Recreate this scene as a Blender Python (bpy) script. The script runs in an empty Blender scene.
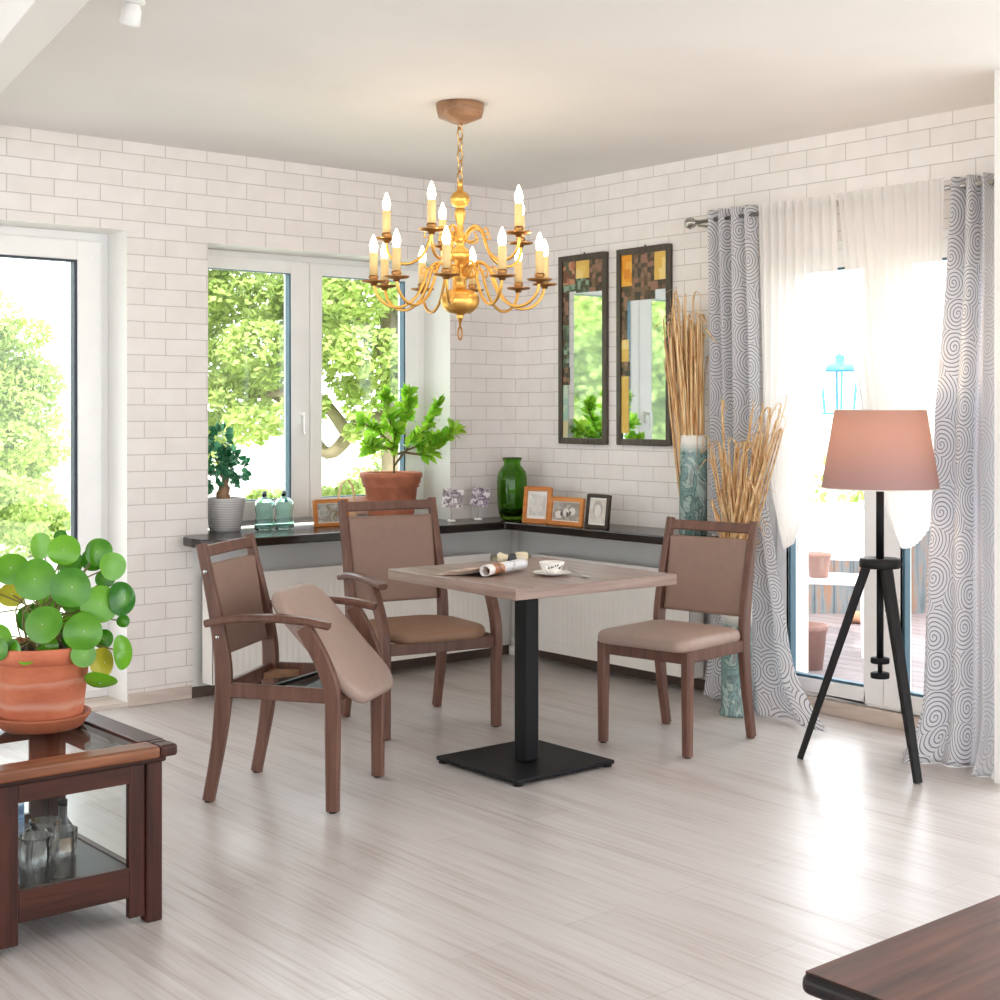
import bpy, bmesh, math, random
from mathutils import Vector, Matrix, Euler
PI = math.pi
random.seed(7)
scene = bpy.context.scene
col = scene.collection

# ------------------------------------------------------------------ mesh builder
class MB:
    def __init__(s):
        s.v = []; s.f = []; s.sm = []; s.uv = {}; s.mi = []
    def add(s, vs, fs, smooth=False, mi=0):
        b = len(s.v)
        s.v += [tuple(p) for p in vs]
        for f in fs:
            s.f.append(tuple(i + b for i in f)); s.sm.append(smooth); s.mi.append(mi)
        return b
    def box(s, x0, x1, y0, y1, z0, z1, M=None, mi=0):
        vs = [(x, y, z) for z in (z0, z1) for y in (y0, y1) for x in (x0, x1)]
        if M is not None: vs = [M @ Vector(p) for p in vs]
        s.add(vs, [(0,2,3,1),(4,5,7,6),(0,1,5,4),(1,3,7,5),(3,2,6,7),(2,0,4,6)], False, mi)
        return s
    def lathe(s, prof, seg=32, c=(0,0,0), M=None, sx=1, sy=1, rib=None, smooth=True, cap=True):
        n = len(prof); vs = []
        for r, z in prof:
            for k in range(seg):
                a = 2*PI*k/seg
                rr = r*(1 + (rib(a, z) if rib else 0))
                p = Vector((c[0]+rr*math.cos(a)*sx, c[1]+rr*math.sin(a)*sy, c[2]+z))
                vs.append(M @ p if M is not None else p)
        fs = []
        for i in range(n-1):
            for k in range(seg):
                k2 = (k+1) % seg
                fs.append((i*seg+k, i*seg+k2, (i+1)*seg+k2, (i+1)*seg+k))
        b = s.add(vs, fs, smooth)
        if cap:
            if prof[0][0] > 1e-5: s.f.append(tuple(b+k for k in reversed(range(seg)))); s.sm.append(False); s.mi.append(0)
            if prof[-1][0] > 1e-5: s.f.append(tuple(b+(n-1)*seg+k for k in range(seg))); s.sm.append(False); s.mi.append(0)
        return s
    def tube(s, pts, r, seg=8, closed=False, cap=True, smooth=True):
        pts = [Vector(p) for p in pts]; n = len(pts)
        rs = r if isinstance(r, (list, tuple)) else [r]*n
        vs = []; prev = None
        for i, p in enumerate(pts):
            if closed: t = pts[(i+1) % n] - pts[i-1]
            else: t = pts[min(i+1, n-1)] - pts[max(i-1, 0)]
            t = t.normalized() if t.length > 1e-9 else Vector((0,0,1))
            if prev is None:
                u = t.orthogonal().normalized()
            else:
                u = prev - t*prev.dot(t)
                u = u.normalized() if u.length > 1e-6 else t.orthogonal().normalized()
            prev = u; w = t.cross(u)
            for k in range(seg):
                a = 2*PI*k/seg
                vs.append(p + (u*math.cos(a) + w*math.sin(a))*rs[i])
        fs = []
        for i in range(n if closed else n-1):
            j = (i+1) % n
            for k in range(seg):
                k2 = (k+1) % seg
                fs.append((i*seg+k, i*seg+k2, j*seg+k2, j*seg+k))
        if cap and not closed:
            fs.append(tuple(reversed(range(seg)))); fs.append(tuple((n-1)*seg+k for k in range(seg)))
        s.add(vs, fs, smooth)
        return s
    def sweep(s, pts, sizes, side=(1,0,0), ch=0.18):
        """rectangular bar with chamfered corners swept along pts; sizes = (along side, across)"""
        pts = [Vector(p) for p in pts]; n = len(pts); side0 = Vector(side).normalized()
        if not isinstance(sizes, list): sizes = [sizes]*n
        vs = []
        for i, p in enumerate(pts):
            t = (pts[min(i+1, n-1)] - pts[max(i-1, 0)]).normalized()
            sd = (side0 - t*side0.dot(t)).normalized(); o = t.cross(sd)
            a, b = sizes[i][0]/2, sizes[i][1]/2; c = min(a, b)*ch*2
            for (u, w) in ((a-c,-b),(a,-b+c),(a,b-c),(a-c,b),(-a+c,b),(-a,b-c),(-a,-b+c),(-a+c,-b)):
                vs.append(p + sd*u + o*w)
        fs = []
        for i in range(n-1):
            for k in range(8):
                k2 = (k+1) % 8
                fs.append((i*8+k, i*8+k2, (i+1)*8+k2, (i+1)*8+k))
        fs.append(tuple(reversed(range(8)))); fs.append(tuple((n-1)*8+k for k in range(8)))
        s.add(vs, fs, False)
        return s
    def grid(s, fn, nu, nv, smooth=True, uvfn=None, mi=0):
        vs = [fn(i/nu, j/nv) for j in range(nv+1) for i in range(nu+1)]
        fs = [(j*(nu+1)+i, j*(nu+1)+i+1, (j+1)*(nu+1)+i+1, (j+1)*(nu+1)+i) for j in range(nv) for i in range(nu)]
        b = s.add(vs, fs, smooth, mi)
        if uvfn:
            for j in range(nv+1):
                for i in range(nu+1): s.uv[b+j*(nu+1)+i] = uvfn(i/nu, j/nv)
        return s
    def pad(s, w, d, h, rc, M=None, dome=0.3, n=10, ex=None):
        """cushion: rounded rectangle outline, bulging sides, domed top; base at z=0"""
        out = []
        for cx, cy, a0 in ((w/2-rc, d/2-rc, 0), (-w/2+rc, d/2-rc, PI/2), (-w/2+rc, -d/2+rc, PI), (w/2-rc, -d/2+rc, 1.5*PI)):
            for k in range(n+1):
                a = a0 + PI/2*k/n
                out.append((cx+rc*math.cos(a), cy+rc*math.sin(a)))
        m = len(out); rings = []
        for f, z in ((0.0,0.0),(0.9,0.0),(0.975,0.04*h),(1.0,0.25*h),(1.0,0.5*h),(0.985,0.72*h),(0.955,0.86*h),(0.9,0.94*h),(0.75,h*(1+dome*0.12)),(0.5,h*(1+dome*0.3)),(0.25,h*(1+dome*0.36)),(0.0,h*(1+dome*0.38))):
            ring = []
            for x, y in out:
                p = Vector((x*f, y*f, z))
                if ex: p = Vector(ex(p))
                ring.append(M @ p if M is not None else p)
            rings.append(ring)
        vs = [p for r in rings for p in r]; fs = []
        for i in range(len(rings)-1):
            for k in range(m):
                k2 = (k+1) % m
                fs.append((i*m+k, i*m+k2, (i+1)*m+k2, (i+1)*m+k))
        s.add(vs, fs, True)
        return s
    def build(s, name, mat, parent=None, bevel=0, sub=0, loc=None, segs=2):
        me = bpy.data.meshes.new(name)
        me.from_pydata(s.v, [], s.f); me.update()
        for p, sm, mi in zip(me.polygons, s.sm, s.mi):
            p.use_smooth = sm; p.material_index = mi
        if s.uv:
            L = me.uv_layers.new(name='UVMap')
            for lp in me.loops:
                L.data[lp.index].uv = s.uv.get(lp.vertex_index, (0, 0))
        bm = bmesh.new(); bm.from_mesh(me)
        if not s.uv and len(bm.verts) < 60000:
            bmesh.ops.remove_doubles(bm, verts=bm.verts, dist=1e-6)
            bmesh.ops.recalc_face_normals(bm, faces=bm.faces)
        bm.to_mesh(me); bm.free()
        for m in (mat if isinstance(mat, (list, tuple)) else [mat]): me.materials.append(m)
        o = bpy.data.objects.new(name, me); col.objects.link(o)
        if parent is not None: o.parent = parent
        if loc: o.location = loc
        if bevel:
            b = o.modifiers.new('Bevel', 'BEVEL'); b.width = bevel; b.segments = segs; b.limit_method = 'ANGLE'; b.angle_limit = 0.6
        if sub:
            m = o.modifiers.new('Sub', 'SUBSURF'); m.levels = sub; m.render_levels = sub
        return o

def tag(o, label=None, cat=None, group=None, kind=None):
    if label: o['label'] = label
    if cat: o['category'] = cat
    if group: o['group'] = group
    if kind: o['kind'] = kind
    return o
def thing(name, label, cat, loc=(0,0,0), rz=0, group=None):
    o = bpy.data.objects.new(name, None); col.objects.link(o)
    o.location = loc; o.rotation_euler = (0, 0, rz); o.empty_display_size = 0.1
    return tag(o, label, cat, group)
def struct(o, label=None):
    o['kind'] = 'structure'
    if label: o['label'] = label
    return o
def spline(ctrl, n=8):
    """Catmull-Rom through control points"""
    P = [Vector(p) for p in ctrl]; out = []
    for i in range(len(P)-1):
        p0 = P[max(i-1,0)]; p1 = P[i]; p2 = P[i+1]; p3 = P[min(i+2,len(P)-1)]
        for k in range(n):
            t = k/n
            out.append(0.5*((2*p1)+(p2-p0)*t+(2*p0-5*p1+4*p2-p3)*t*t+(3*p1-p0-3*p2+p3)*t*t*t))
    out.append(P[-1]); return out

# ------------------------------------------------------------------ materials
def S(r, g, b):
    """sRGB 0-255 -> linear"""
    f = lambda c: (c/255/12.92) if c/255 <= 0.04045 else ((c/255+0.055)/1.055)**2.4
    return (f(r), f(g), f(b), 1)
class NT:
    def __init__(s, name):
        s.m = bpy.data.materials.new(name); s.m.use_nodes = True
        s.t = s.m.node_tree; s.n = s.t.nodes; s.l = s.t.links
        s.out = s.n['Material Output']; s.p = s.n['Principled BSDF']
    def node(s, kind, **kw):
        n = s.n.new(kind)
        for k, v in kw.items():
            if k.startswith('i_'): n.inputs[k[2:].replace('_', ' ')].default_value = v
            else: setattr(n, k, v)
        return n
    def link(s, a, b): s.l.new(a, b)
    def math(s, op, a, b=None):
        n = s.n.new('ShaderNodeMath'); n.operation = op
        for i, x in enumerate((a, b)):
            if x is None: continue
            if isinstance(x, (int, float)): n.inputs[i].default_value = x
            else: s.l.new(x, n.inputs[i])
        return n.outputs[0]
    def ramp(s, fac, stops, interp='LINEAR'):
        n = s.n.new('ShaderNodeValToRGB'); n.color_ramp.interpolation = interp
        e = n.color_ramp.elements
        while len(e) < len(stops): e.new(0.5)
        for i, (p, c) in enumerate(stops): e[i].position = p; e[i].color = c
        s.l.new(fac, n.inputs[0]); return n.outputs[0]
    def coord(s, scale=(1,1,1), kind='Object', rot=(0,0,0)):
        tc = s.n.new('ShaderNodeTexCoord'); mp = s.n.new('ShaderNodeMapping')
        mp.inputs['Scale'].default_value = scale; mp.inputs['Rotation'].default_value = rot
        s.l.new(tc.outputs[kind], mp.inputs[0]); return mp.outputs[0]
    def noise(s, vec, scale=5, detail=3, rough=0.5, dist=0):
        n = s.n.new('ShaderNodeTexNoise'); n.inputs['Scale'].default_value = scale
        n.inputs['Detail'].default_value = detail; n.inputs['Roughness'].default_value = rough
        n.inputs['Distortion'].default_value = dist
        s.l.new(vec, n.inputs['Vector']); return n.outputs[0]
    def bump(s, h, strength=0.2, dist=0.01):
        b = s.n.new('ShaderNodeBump'); b.inputs['Strength'].default_value = strength; b.inputs['Distance'].default_value = dist
        s.l.new(h, b.inputs['Height']); s.l.new(b.outputs[0], s.p.inputs['Normal'])
    def set(s, **kw):
        for k, v in kw.items(): s.p.inputs[k.replace('_', ' ')].default_value = v
        return s

def plain(name, c, rough=0.5, metal=0, spec=0.5, var=0.08, scale=12, bump=0):
    n = NT(name); n.set(Roughness=rough, Metallic=metal); n.p.inputs['Specular IOR Level'].default_value = spec
    k = n.noise(n.coord(), scale, 3)
    lo = tuple(x*(1-var) for x in c[:3])+(1,); hi = tuple(min(1, x*(1+var)) for x in c[:3])+(1,)
    n.link(n.ramp(k, [(0.3, lo), (0.7, hi)]), n.p.inputs['Base Color'])
    if bump: n.bump(n.noise(n.coord(), scale*8, 3), bump, 0.002)
    return n.m
def wood(name, lo, hi, axis='Z', fine=60, rough=0.4, spec=0.4, mid=0.5, world=False):
    n = NT(name); n.set(Roughness=rough); n.p.inputs['Specular IOR Level'].default_value = spec
    sc = {'X': (1.2, fine*0.35, fine*0.35), 'Y': (fine*0.35, 1.2, fine*0.35), 'Z': (fine*0.35, fine*0.35, 1.2)}[axis]
    k = n.noise(n.coord(sc), 1.6, 6, 0.62, 0.5)
    k2 = n.noise(n.coord((2,2,2)), 2, 2)
    kk = n.math('ADD', n.math('MULTIPLY', k, 0.8), n.math('MULTIPLY', k2, 0.2))
    n.link(n.ramp(kk, [(mid-0.14, lo), (mid+0.14, hi)]), n.p.inputs['Base Color'])
    n.bump(k, 0.08, 0.003)
    return n.m
def glassy(name, tint=(1,1,1,1), refl=0.1, rough=0.02):
    """thin sheet glass: mostly see-through with a fresnel reflection"""
    n = NT(name)
    tr = n.node('ShaderNodeBsdfTransparent'); tr.inputs[0].default_value = tint
    gl = n.node('ShaderNodeBsdfGlossy'); gl.inputs['Roughness'].default_value = rough
    lw = n.node('ShaderNodeLayerWeight'); lw.inputs[0].default_value = 0.5
    mx = n.node('ShaderNodeMixShader')
    n.link(n.math('MULTIPLY', n.math('ADD', n.math('MULTIPLY', n.math('POWER', lw.outputs['Facing'], 5.0), 0.9), 0.045), refl*10), mx.inputs[0])
    n.link(tr.outputs[0], mx.inputs[1]); n.link(gl.outputs[0], mx.inputs[2]); n.link(mx.outputs[0], n.out.inputs[0])
    return n.m
def glass(name, c, rough=0.0, ior=1.3):
    n = NT(name); n.set(Roughness=rough, IOR=ior); n.p.inputs['Base Color'].default_value = c
    n.p.inputs['Transmission Weight'].default_value = 1.0
    k = n.noise(n.coord(), 25, 2); n.bump(k, 0.15, 0.004)
    return n.m
def emit(name, c, strength):
    n = NT(name); n.p.inputs['Base Color'].default_value = c
    n.p.inputs['Emission Color'].default_value = c; n.p.inputs['Emission Strength'].default_value = strength
    return n.m
def brick_mat(name, axis):
    n = NT(name); n.set(Roughness=0.62); n.p.inputs['Specular IOR Level'].default_value = 0.3
    tc = n.node('ShaderNodeTexCoord'); sp = n.node('ShaderNodeSeparateXYZ'); cb = n.node('ShaderNodeCombineXYZ')
    n.link(tc.outputs['Object'], sp.inputs[0])
    n.link(sp.outputs[axis], cb.inputs[0]); n.link(sp.outputs[2], cb.inputs[1])
    # slight waviness of the hand-laid courses
    nz = n.node('ShaderNodeTexNoise', i_Scale=5.0, i_Detail=2.0); n.link(cb.outputs[0], nz.inputs['Vector'])
    sub = n.node('ShaderNodeVectorMath', operation='SUBTRACT'); n.link(nz.outputs['Color'], sub.inputs[0]); sub.inputs[1].default_value = (0.5,0.5,0.5)
    scl = n.node('ShaderNodeVectorMath', operation='SCALE'); n.link(sub.outputs[0], scl.inputs[0]); scl.inputs['Scale'].default_value = 0.006
    ad = n.node('ShaderNodeVectorMath', operation='ADD'); n.link(cb.outputs[0], ad.inputs[0]); n.link(scl.outputs[0], ad.inputs[1])
    br = n.node('ShaderNodeTexBrick', offset=0.5)
    br.inputs['Scale'].default_value = 1.0; br.inputs['Brick Width'].default_value = 0.215; br.inputs['Row Height'].default_value = 0.0771
    br.inputs['Mortar Size'].default_value = 0.0024; br.inputs['Mortar Smooth'].default_value = 0.35; br.inputs['Bias'].default_value = 0
    br.inputs['Color1'].default_value = S(248,242,239); br.inputs['Color2'].default_value = S(243,237,233); br.inputs['Mortar'].default_value = S(208,200,194)
    n.link(ad.outputs[0], br.inputs['Vector'])
    k = n.noise(n.coord((1,1,1)), 9, 4)
    mix = n.node('ShaderNodeMixRGB', blend_type='MULTIPLY'); mix.inputs[0].default_value = 1
    n.link(br.outputs['Color'], mix.inputs[1]); n.link(n.ramp(k, [(0.3, (0.95,0.945,0.94,1)), (0.65, (1,1,1,1))]), mix.inputs[2])
    n.link(mix.outputs[0], n.p.inputs['Base Color'])
    h = n.math('ADD', n.math('MULTIPLY', br.outputs['Fac'], -1.0), n.math('MULTIPLY', n.noise(n.coord(), 22, 4), 0.45))
    n.bump(h, 0.4, 0.0035)
    return n.m
M = {}
M['brick_l'] = brick_mat('white_brick_left', 0)
M['brick_r'] = brick_mat('white_brick_right', 1)
M['plaster'] = plain('white_plaster', S(238,236,232), 0.7, var=0.02, scale=3)
M['ceiling'] = plain('ceiling_plaster', S(234,231,229), 0.8, var=0.03, scale=1.5)
M['pvc'] = plain('white_window_frame', S(249,248,247), 0.35, var=0.015)
M['gasket'] = plain('dark_gasket', S(52,62,78), 0.5)
M['gasket_blue'] = plain('blue_grey_gasket', S(70,104,122), 0.5)
M['skirt'] = wood('pale_skirting', S(205,188,176), S(232,220,210), 'X', 40, 0.5)
M['skirt_y'] = wood('pale_threshold', S(196,178,162), S(228,214,202), 'Y', 40, 0.5)
M['skirt_shade'] = plain('shade_brown_skirting', S(92,74,64), 0.6)  # brown stands in for the shade beneath the radiators
def floor_mat():
    n = NT('whitewashed_laminate'); n.set(Roughness=0.24); n.p.inputs['Specular IOR Level'].default_value = 0.75
    a = n.noise(n.coord((36, 1.1, 1)), 1.7, 8, 0.68, 0.35)
    b = n.noise(n.coord((7, 0.5, 1)), 1.3, 4, 0.6, 0.2)
    c = n.noise(n.coord((1.3, 0.6, 1)), 1.2, 2)
    k = n.math('ADD', n.math('ADD', n.math('MULTIPLY', a, 0.5), n.math('MULTIPLY', b, 0.35)), n.math('MULTIPLY', c, 0.15))
    colr = n.ramp(k, [(0.31, S(140,124,118)), (0.41, S(180,168,163)), (0.49, S(198,190,187)), (0.66, S(211,206,204))])
    tc = n.coord((1,1,1), rot=(0,0,PI/2))
    br = n.node('ShaderNodeTexBrick', offset=0.37)
    br.inputs['Scale'].default_value = 1; br.inputs['Brick Width'].default_value = 1.28; br.inputs['Row Height'].default_value = 0.192
    br.inputs['Mortar Size'].default_value = 0.0012; br.inputs['Mortar Smooth'].default_value = 0.2
    br.inputs['Color1'].default_value = (1,1,1,1); br.inputs['Color2'].default_value = (0.93,0.92,0.915,1); br.inputs['Mortar'].default_value = (0.72,0.69,0.67,1)
    n.link(tc, br.inputs['Vector'])
    mix = n.node('ShaderNodeMixRGB', blend_type='MULTIPLY'); mix.inputs[0].default_value = 1
    n.link(colr, mix.inputs[1]); n.link(br.outputs['Color'], mix.inputs[2]); n.link(mix.outputs[0], n.p.inputs['Base Color'])
    n.link(n.math('ADD', n.math('MULTIPLY', b, 0.05), 0.28), n.p.inputs['Roughness'])
    n.bump(b, 0.015, 0.002)
    return n.m
M['floor'] = floor_mat()
M['chair_wood'] = wood('chair_walnut_wood', S(88,58,47), S(118,82,68), 'Z', 60, 0.42)
M['taupe'] = plain('taupe_upholstery', S(140,112,99), 0.55, var=0.04, scale=30, bump=0.05)
M['taupe_light'] = plain('beige_taupe_upholstery', S(162,139,128), 0.5, var=0.04, scale=30, bump=0.05)
M['taupe_brown'] = plain('brown_taupe_upholstery', S(144,109,86), 0.5, var=0.04, scale=30, bump=0.05)
M['table_top'] = wood('grey_brown_oak_laminate', S(122,97,88), S(162,138,127), 'Y', 70, 0.35)
M['table_edge'] = wood('grey_brown_edge_band', S(116,92,84), S(156,132,122), 'X', 70, 0.35)
M['black_metal'] = plain('black_powder_coat', S(14,14,17), 0.5, spec=0.22, var=0.1, scale=20)
M['lamp_black'] = wood('black_stained_wood', S(14,12,13), S(28,25,25), 'Z', 60, 0.5, 0.25)
M['sill'] = wood('dark_sill', S(20,13,11), S(40,27,22), 'X', 40, 0.2, 0.5)
M['dark_wood'] = wood('dark_red_wood', S(38,17,13), S(76,38,28), 'Z', 70, 0.4, 0.3)
M['dark_wood_x'] = wood('dark_red_wood_rail', S(40,18,13), S(80,42,30), 'X', 70, 0.38, 0.3)
M['edge_wood'] = wood('lighter_edge_wood', S(84,46,28), S(146,92,62), 'X', 70, 0.32)  # lighter orange-brown for the top front rail
M['bench_wood'] = wood('rosewood_top', S(50,25,21), S(108,68,54), 'X', 55, 0.38, 0.35, 0.5)
M['bench_dark'] = wood('near_black_wood', S(14,10,11), S(32,22,21), 'X', 40, 0.4, 0.3)
M['brass'] = plain('brass', S(232,182,98), 0.30, 1.0, var=0.12, scale=9)
M['brass_d'] = plain('aged_brass', S(172,126,78), 0.36, 1.0, var=0.15, scale=9)
M['brass_pale'] = plain('pale_brass', S(208,172,120), 0.22, 1.0, var=0.08)
M['steel'] = plain('steel', S(190,188,184), 0.25, 1.0)
M['canopy_wood'] = wood('canopy_wood', S(132,96,70), S(172,130,98), 'X', 50, 0.4)
M['candle'] = plain('cream_candle_sleeve', S(250,214,150), 0.5, var=0.03)
M['terracotta'] = plain('terracotta', S(190,108,76), 0.75, var=0.12, scale=9, bump=0.15)
M['terracotta_d'] = plain('old_terracotta', S(176,106,78), 0.75, var=0.18, scale=14, bump=0.2)
M['soil'] = plain('soil', S(58,44,34), 0.9, var=0.4, scale=60, bump=0.8)
M['grey_pot'] = plain('grey_glazed_pot', S(168,164,162), 0.45, var=0.04)
M['orange_wood'] = wood('orange_pine', S(196,116,52), S(224,148,78), 'X', 50, 0.35)
M['dark_frame'] = wood('dark_brown_frame', S(44,32,28), S(70,54,46), 'Z', 50, 0.35)
M['mirror_frame'] = wood('grey_brown_mirror_frame', S(66,58,50), S(94,84,74), 'Z', 50, 0.4)
M['white_plastic'] = plain('white_plastic', S(245,245,245), 0.4, var=0.02)
M['porcelain'] = plain('white_porcelain', S(244,240,234), 0.18, var=0.02)
M['rad'] = plain('white_radiator_enamel', S(242,238,232), 0.35, var=0.015)
M['rad_dark'] = plain('radiator_slot', S(120,112,106), 0.6)
M['cream'] = plain('cream_plastic', S(232,220,188), 0.4, var=0.03)
M['lamp_inner'] = plain('white_socket', S(230,225,215), 0.5)
M['glass'] = glassy('window_glass', (0.985,0.995,0.99,1), 0.09)
M['glass_table'] = glassy('bevelled_glass', (0.97,0.985,0.98,1), 0.055)
M['mirror'] = NT('mirror_glass').set(Metallic=1.0, Roughness=0.03).m
M['mirror'].node_tree.nodes['Principled BSDF'].inputs['Base Color'].default_value = (0.86,0.93,0.94,1)
M['teal_glass'] = glass('teal_glass', (0.74,0.98,0.94,1), 0.0, 1.3)
M['green_glass'] = glass('green_glass', (0.22,0.50,0.05,1), 0.02, 1.42)
M['clear_glass'] = glassy('clear_tumbler_glass', (0.97,0.98,0.985,1), 0.26)

# ================================================================== SETTING
# corner of the two brick walls at the origin; room spans x<0, y<0; metres
H = 2.6
b = MB(); b.box(-9.5, 0.0, -9.5, 0.0, -0.12, 0.0); struct(b.build('floor', M['floor']))
b = MB(); b.box(-11.6, 0.3, -11.6, 0.3, H, H+0.22); struct(b.build('ceiling', M['ceiling']))  # slab carried on unseen past the floor edge to keep sun off it
def wall(name, rects, axis, mat, smooth_below=()):
    b = MB()
    for (a0, a1, z0, z1) in rects:
        if axis == 0: b.box(a0, a1, 0.0, 0.32, z0, z1)
        else: b.box(0.0, 0.32, a0, a1, z0, z1)
    o = b.build(name, [mat, M['plaster']])
    for p in o.data.polygons:
        n = p.normal
        p.material_index = 0 if (n.y < -0.5 if axis == 0 else n.x < -0.5) else 1
        c = p.center
        if smooth_below and c.z < 0.73 and c[axis] > smooth_below[0] and c[axis] < 0.0: p.material_index = 1
    return struct(o)
WX0, WX1, WZ0, WZ1 = -1.929, -0.468, 0.73, 2.165      # window opening
DX0, DX1, DZ1 = -3.34, -2.343, 2.19                  # terrace door in the left wall
wall('wall_left', [(-7.0, DX0, 0, H), (DX0, DX1, DZ1, H), (DX1, -2.01, 0, H), (-2.01, WX0, 0, WZ0), (-2.01, WX0, WZ0, H), (WX0, WX1, 0, WZ0), (WX0, WX1, WZ1, H), (WX1, 0, 0, WZ0), (WX1, 0, WZ0, H), (0, 0.32, 0, H)], 0, M['brick_l'], (-2.0,))
PY0, PY1, PZ1 = -3.10, -1.80, 2.12                   # patio door opening
wall('wall_right', [(PY1, -1.62, 0, H), (-1.62, 0.0, 0, WZ0), (-1.62, 0.0, WZ0, H), (PY0, PY1, PZ1, H), (-3.41, PY0, 0, H)], 1, M['brick_r'], (-1.61,))
b = MB(); b.box(-0.5, 0.0, -3.41, -3.29, 0, H); struct(b.build('wall_front', M['plaster']))
b = MB(); b.box(-2.343, -2.02, -0.014, 0, 0, 0.06); struct(b.build('baseboard_left', M['skirt'], bevel=0.003))
b = MB(); b.box(-2.02, -0.015, -0.012, 0, 0, 0.05); struct(b.build('baseboard_back', M['skirt_shade']))  # strip coloured as the shadowed gap under the long radiator
b = MB(); b.box(-0.012, 0, -1.78, -0.012, 0, 0.05); struct(b.build('baseboard_right', M['skirt_shade']))  # same shade colour along the foot of the right wall
b = MB(); b.box(-0.008, 0.32, PY0, PY1, 0, 0.06); struct(b.build('trim_1', M['skirt_y'], bevel=0.003))
b = MB(); b.box(DX0, DX1, 0.0, 0.32, -0.01, 0.02); struct(b.build('trim_2', M['skirt']))
# ceiling beam
b = MB(); d = Vector((-3.597+3.416, -2.426+1.444, 0)).normalized(); nrm = Vector((d.y, -d.x, 0))
p0 = Vector((-3.597, -2.426, 0))
pts = []
for t in (-4.5, 2.42):
    for wv in (0, 0.13):
        q = p0 - d*t + nrm*wv*(1 if nrm.x < 0 else -1)
        pts += [(q.x, q.y, 2.47), (q.x, q.y, H)]
b.add(pts, [(0,1,3,2),(4,6,7,5),(0,4,5,1),(2,3,7,6),(0,2,6,4),(1,5,7,3)])
struct(b.build('trim_3', M['plaster'], bevel=0.004))

# ---- casement window in the left wall
def bars(mb, x0, x1, z0, z1, y0, y1, wl, wr, wb, wt):
    mb.box(x0, x0+wl, y0, y1, z0, z1); mb.box(x1-wr, x1, y0, y1, z0, z1)
    mb.box(x0+wl, x1-wr, y0, y1, z0, z0+wb); mb.box(x0+wl, x1-wr, y0, y1, z1-wt, z1)
win = thing('window_1', None, None); struct(win)
fb = MB(); bars(fb, WX0, WX1, 0.78, WZ1, 0.235, 0.31, 0.05, 0.05, 0.03, 0.045); fb.build('window_frame', M['pvc'], win, bevel=0.004)
for (x0, x1, sl, sr, nm) in ((-1.885, -1.222, 0.065, 0.112, 'l'), (-1.222, -0.512, 0.072, 0.095, 'r')):
    sb = MB(); bars(sb, x0+0.002, x1-0.002, 0.805, 2.135, 0.215, 0.29, sl, sr, 0.10, 0.065); sash = sb.build('window_sash', M['pvc'], win, bevel=0.005)
    gx0, gx1, gz0, gz1 = x0+sl, x1-sr, 0.905, 2.07
    g = MB(); bars(g, gx0, gx1, gz0, gz1, 0.222, 0.262, 0.004, 0.009, 0.005, 0.003); g.build('gasket', M['gasket_blue'], sash)
    g = MB(); g.box(gx0, gx1, 0.245, 0.251, gz0, gz1); g.build('window_pane', M['glass'], sash)
    if nm == 'l':
        h = MB(); h.box(-1.293, -1.263, 0.200, 0.2155, 1.29, 1.36); h.sweep([(-1.278,0.205,1.345),(-1.278,0.165,1.345)], (0.018,0.018)); h.sweep([(-1.278,0.168,1.355),(-1.278,0.168,1.24)], (0.022,0.014)); h.build('window_handle', M['pvc'], sash, bevel=0.003)
# ---- terrace door in the left wall
dr = thing('door_1', None, None); struct(dr)
fb = MB(); bars(fb, DX0, DX1, 0.02, DZ1, 0.20, 0.29, 0.05, 0.05, 0.05, 0.05); fb.build('door_frame', M['pvc'], dr, bevel=0.004)
sb = MB(); bars(sb, DX0+0.042, DX1-0.042, 0.055, DZ1-0.042, 0.175, 0.26, 0.10, 0.118, 0.13, 0.09); sash = sb.build('door_leaf', M['pvc'], dr, bevel=0.006)
g = MB(); bars(g, DX0+0.142, DX1-0.160, 0.185, DZ1-0.132, 0.185, 0.225, 0.013, 0.013, 0.01, 0.01); g.build('gasket', M['gasket'], sash)
g = MB(); g.box(DX0+0.142, DX1-0.160, 0.214, 0.220, 0.185, DZ1-0.132); g.build('door_pane', M['glass'], sash)
g = MB(); g.box(DX1-0.088, DX1-0.062, 0.168, 0.18, 2.00, 2.08); g.build('hinge', M['pvc'], sash, bevel=0.003)
# ---- patio door in the right wall
def barsy(mb, y0, y1, z0, z1, x0, x1, wl, wr, wb, wt):
    mb.box(x0, x1, y0, y0+wl, z0, z1); mb.box(x0, x1, y1-wr, y1, z0, z1)
    mb.box(x0, x1, y0+wl, y1-wr, z0, z0+wb); mb.box(x0, x1, y0+wl, y1-wr, z1-wt, z1)
pd = thing('door_2', None, None); struct(pd)
fb = MB(); barsy(fb, PY0, PY1, 0.06, PZ1, 0.03, 0.12, 0.045, 0.045, 0.02, 0.05); fb.build('door_frame', M['pvc'], pd, bevel=0.004)
for (y0, y1, wl, wr) in ((-2.437, -1.845, 0.092, 0.068), (-3.055, -2.437, 0.078, 0.093)):
    sb = MB(); barsy(sb, y0+0.002, y1-0.002, 0.075, 2.08, 0.022, 0.10, wl, wr, 0.068, 0.08); leaf = sb.build('door_leaf', M['pvc'], pd, bevel=0.006)
    g = MB(); barsy(g, y0+wl, y1-wr, 0.143, 2.0, 0.030, 0.068, 0.012, 0.014, 0.012, 0.008); g.build('gasket', M['gasket_blue'], leaf)
    g = MB(); g.box(0.055, 0.061, y0+wl, y1-wr, 0.143, 2.0); g.build('door_pane', M['glass'], leaf)

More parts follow.
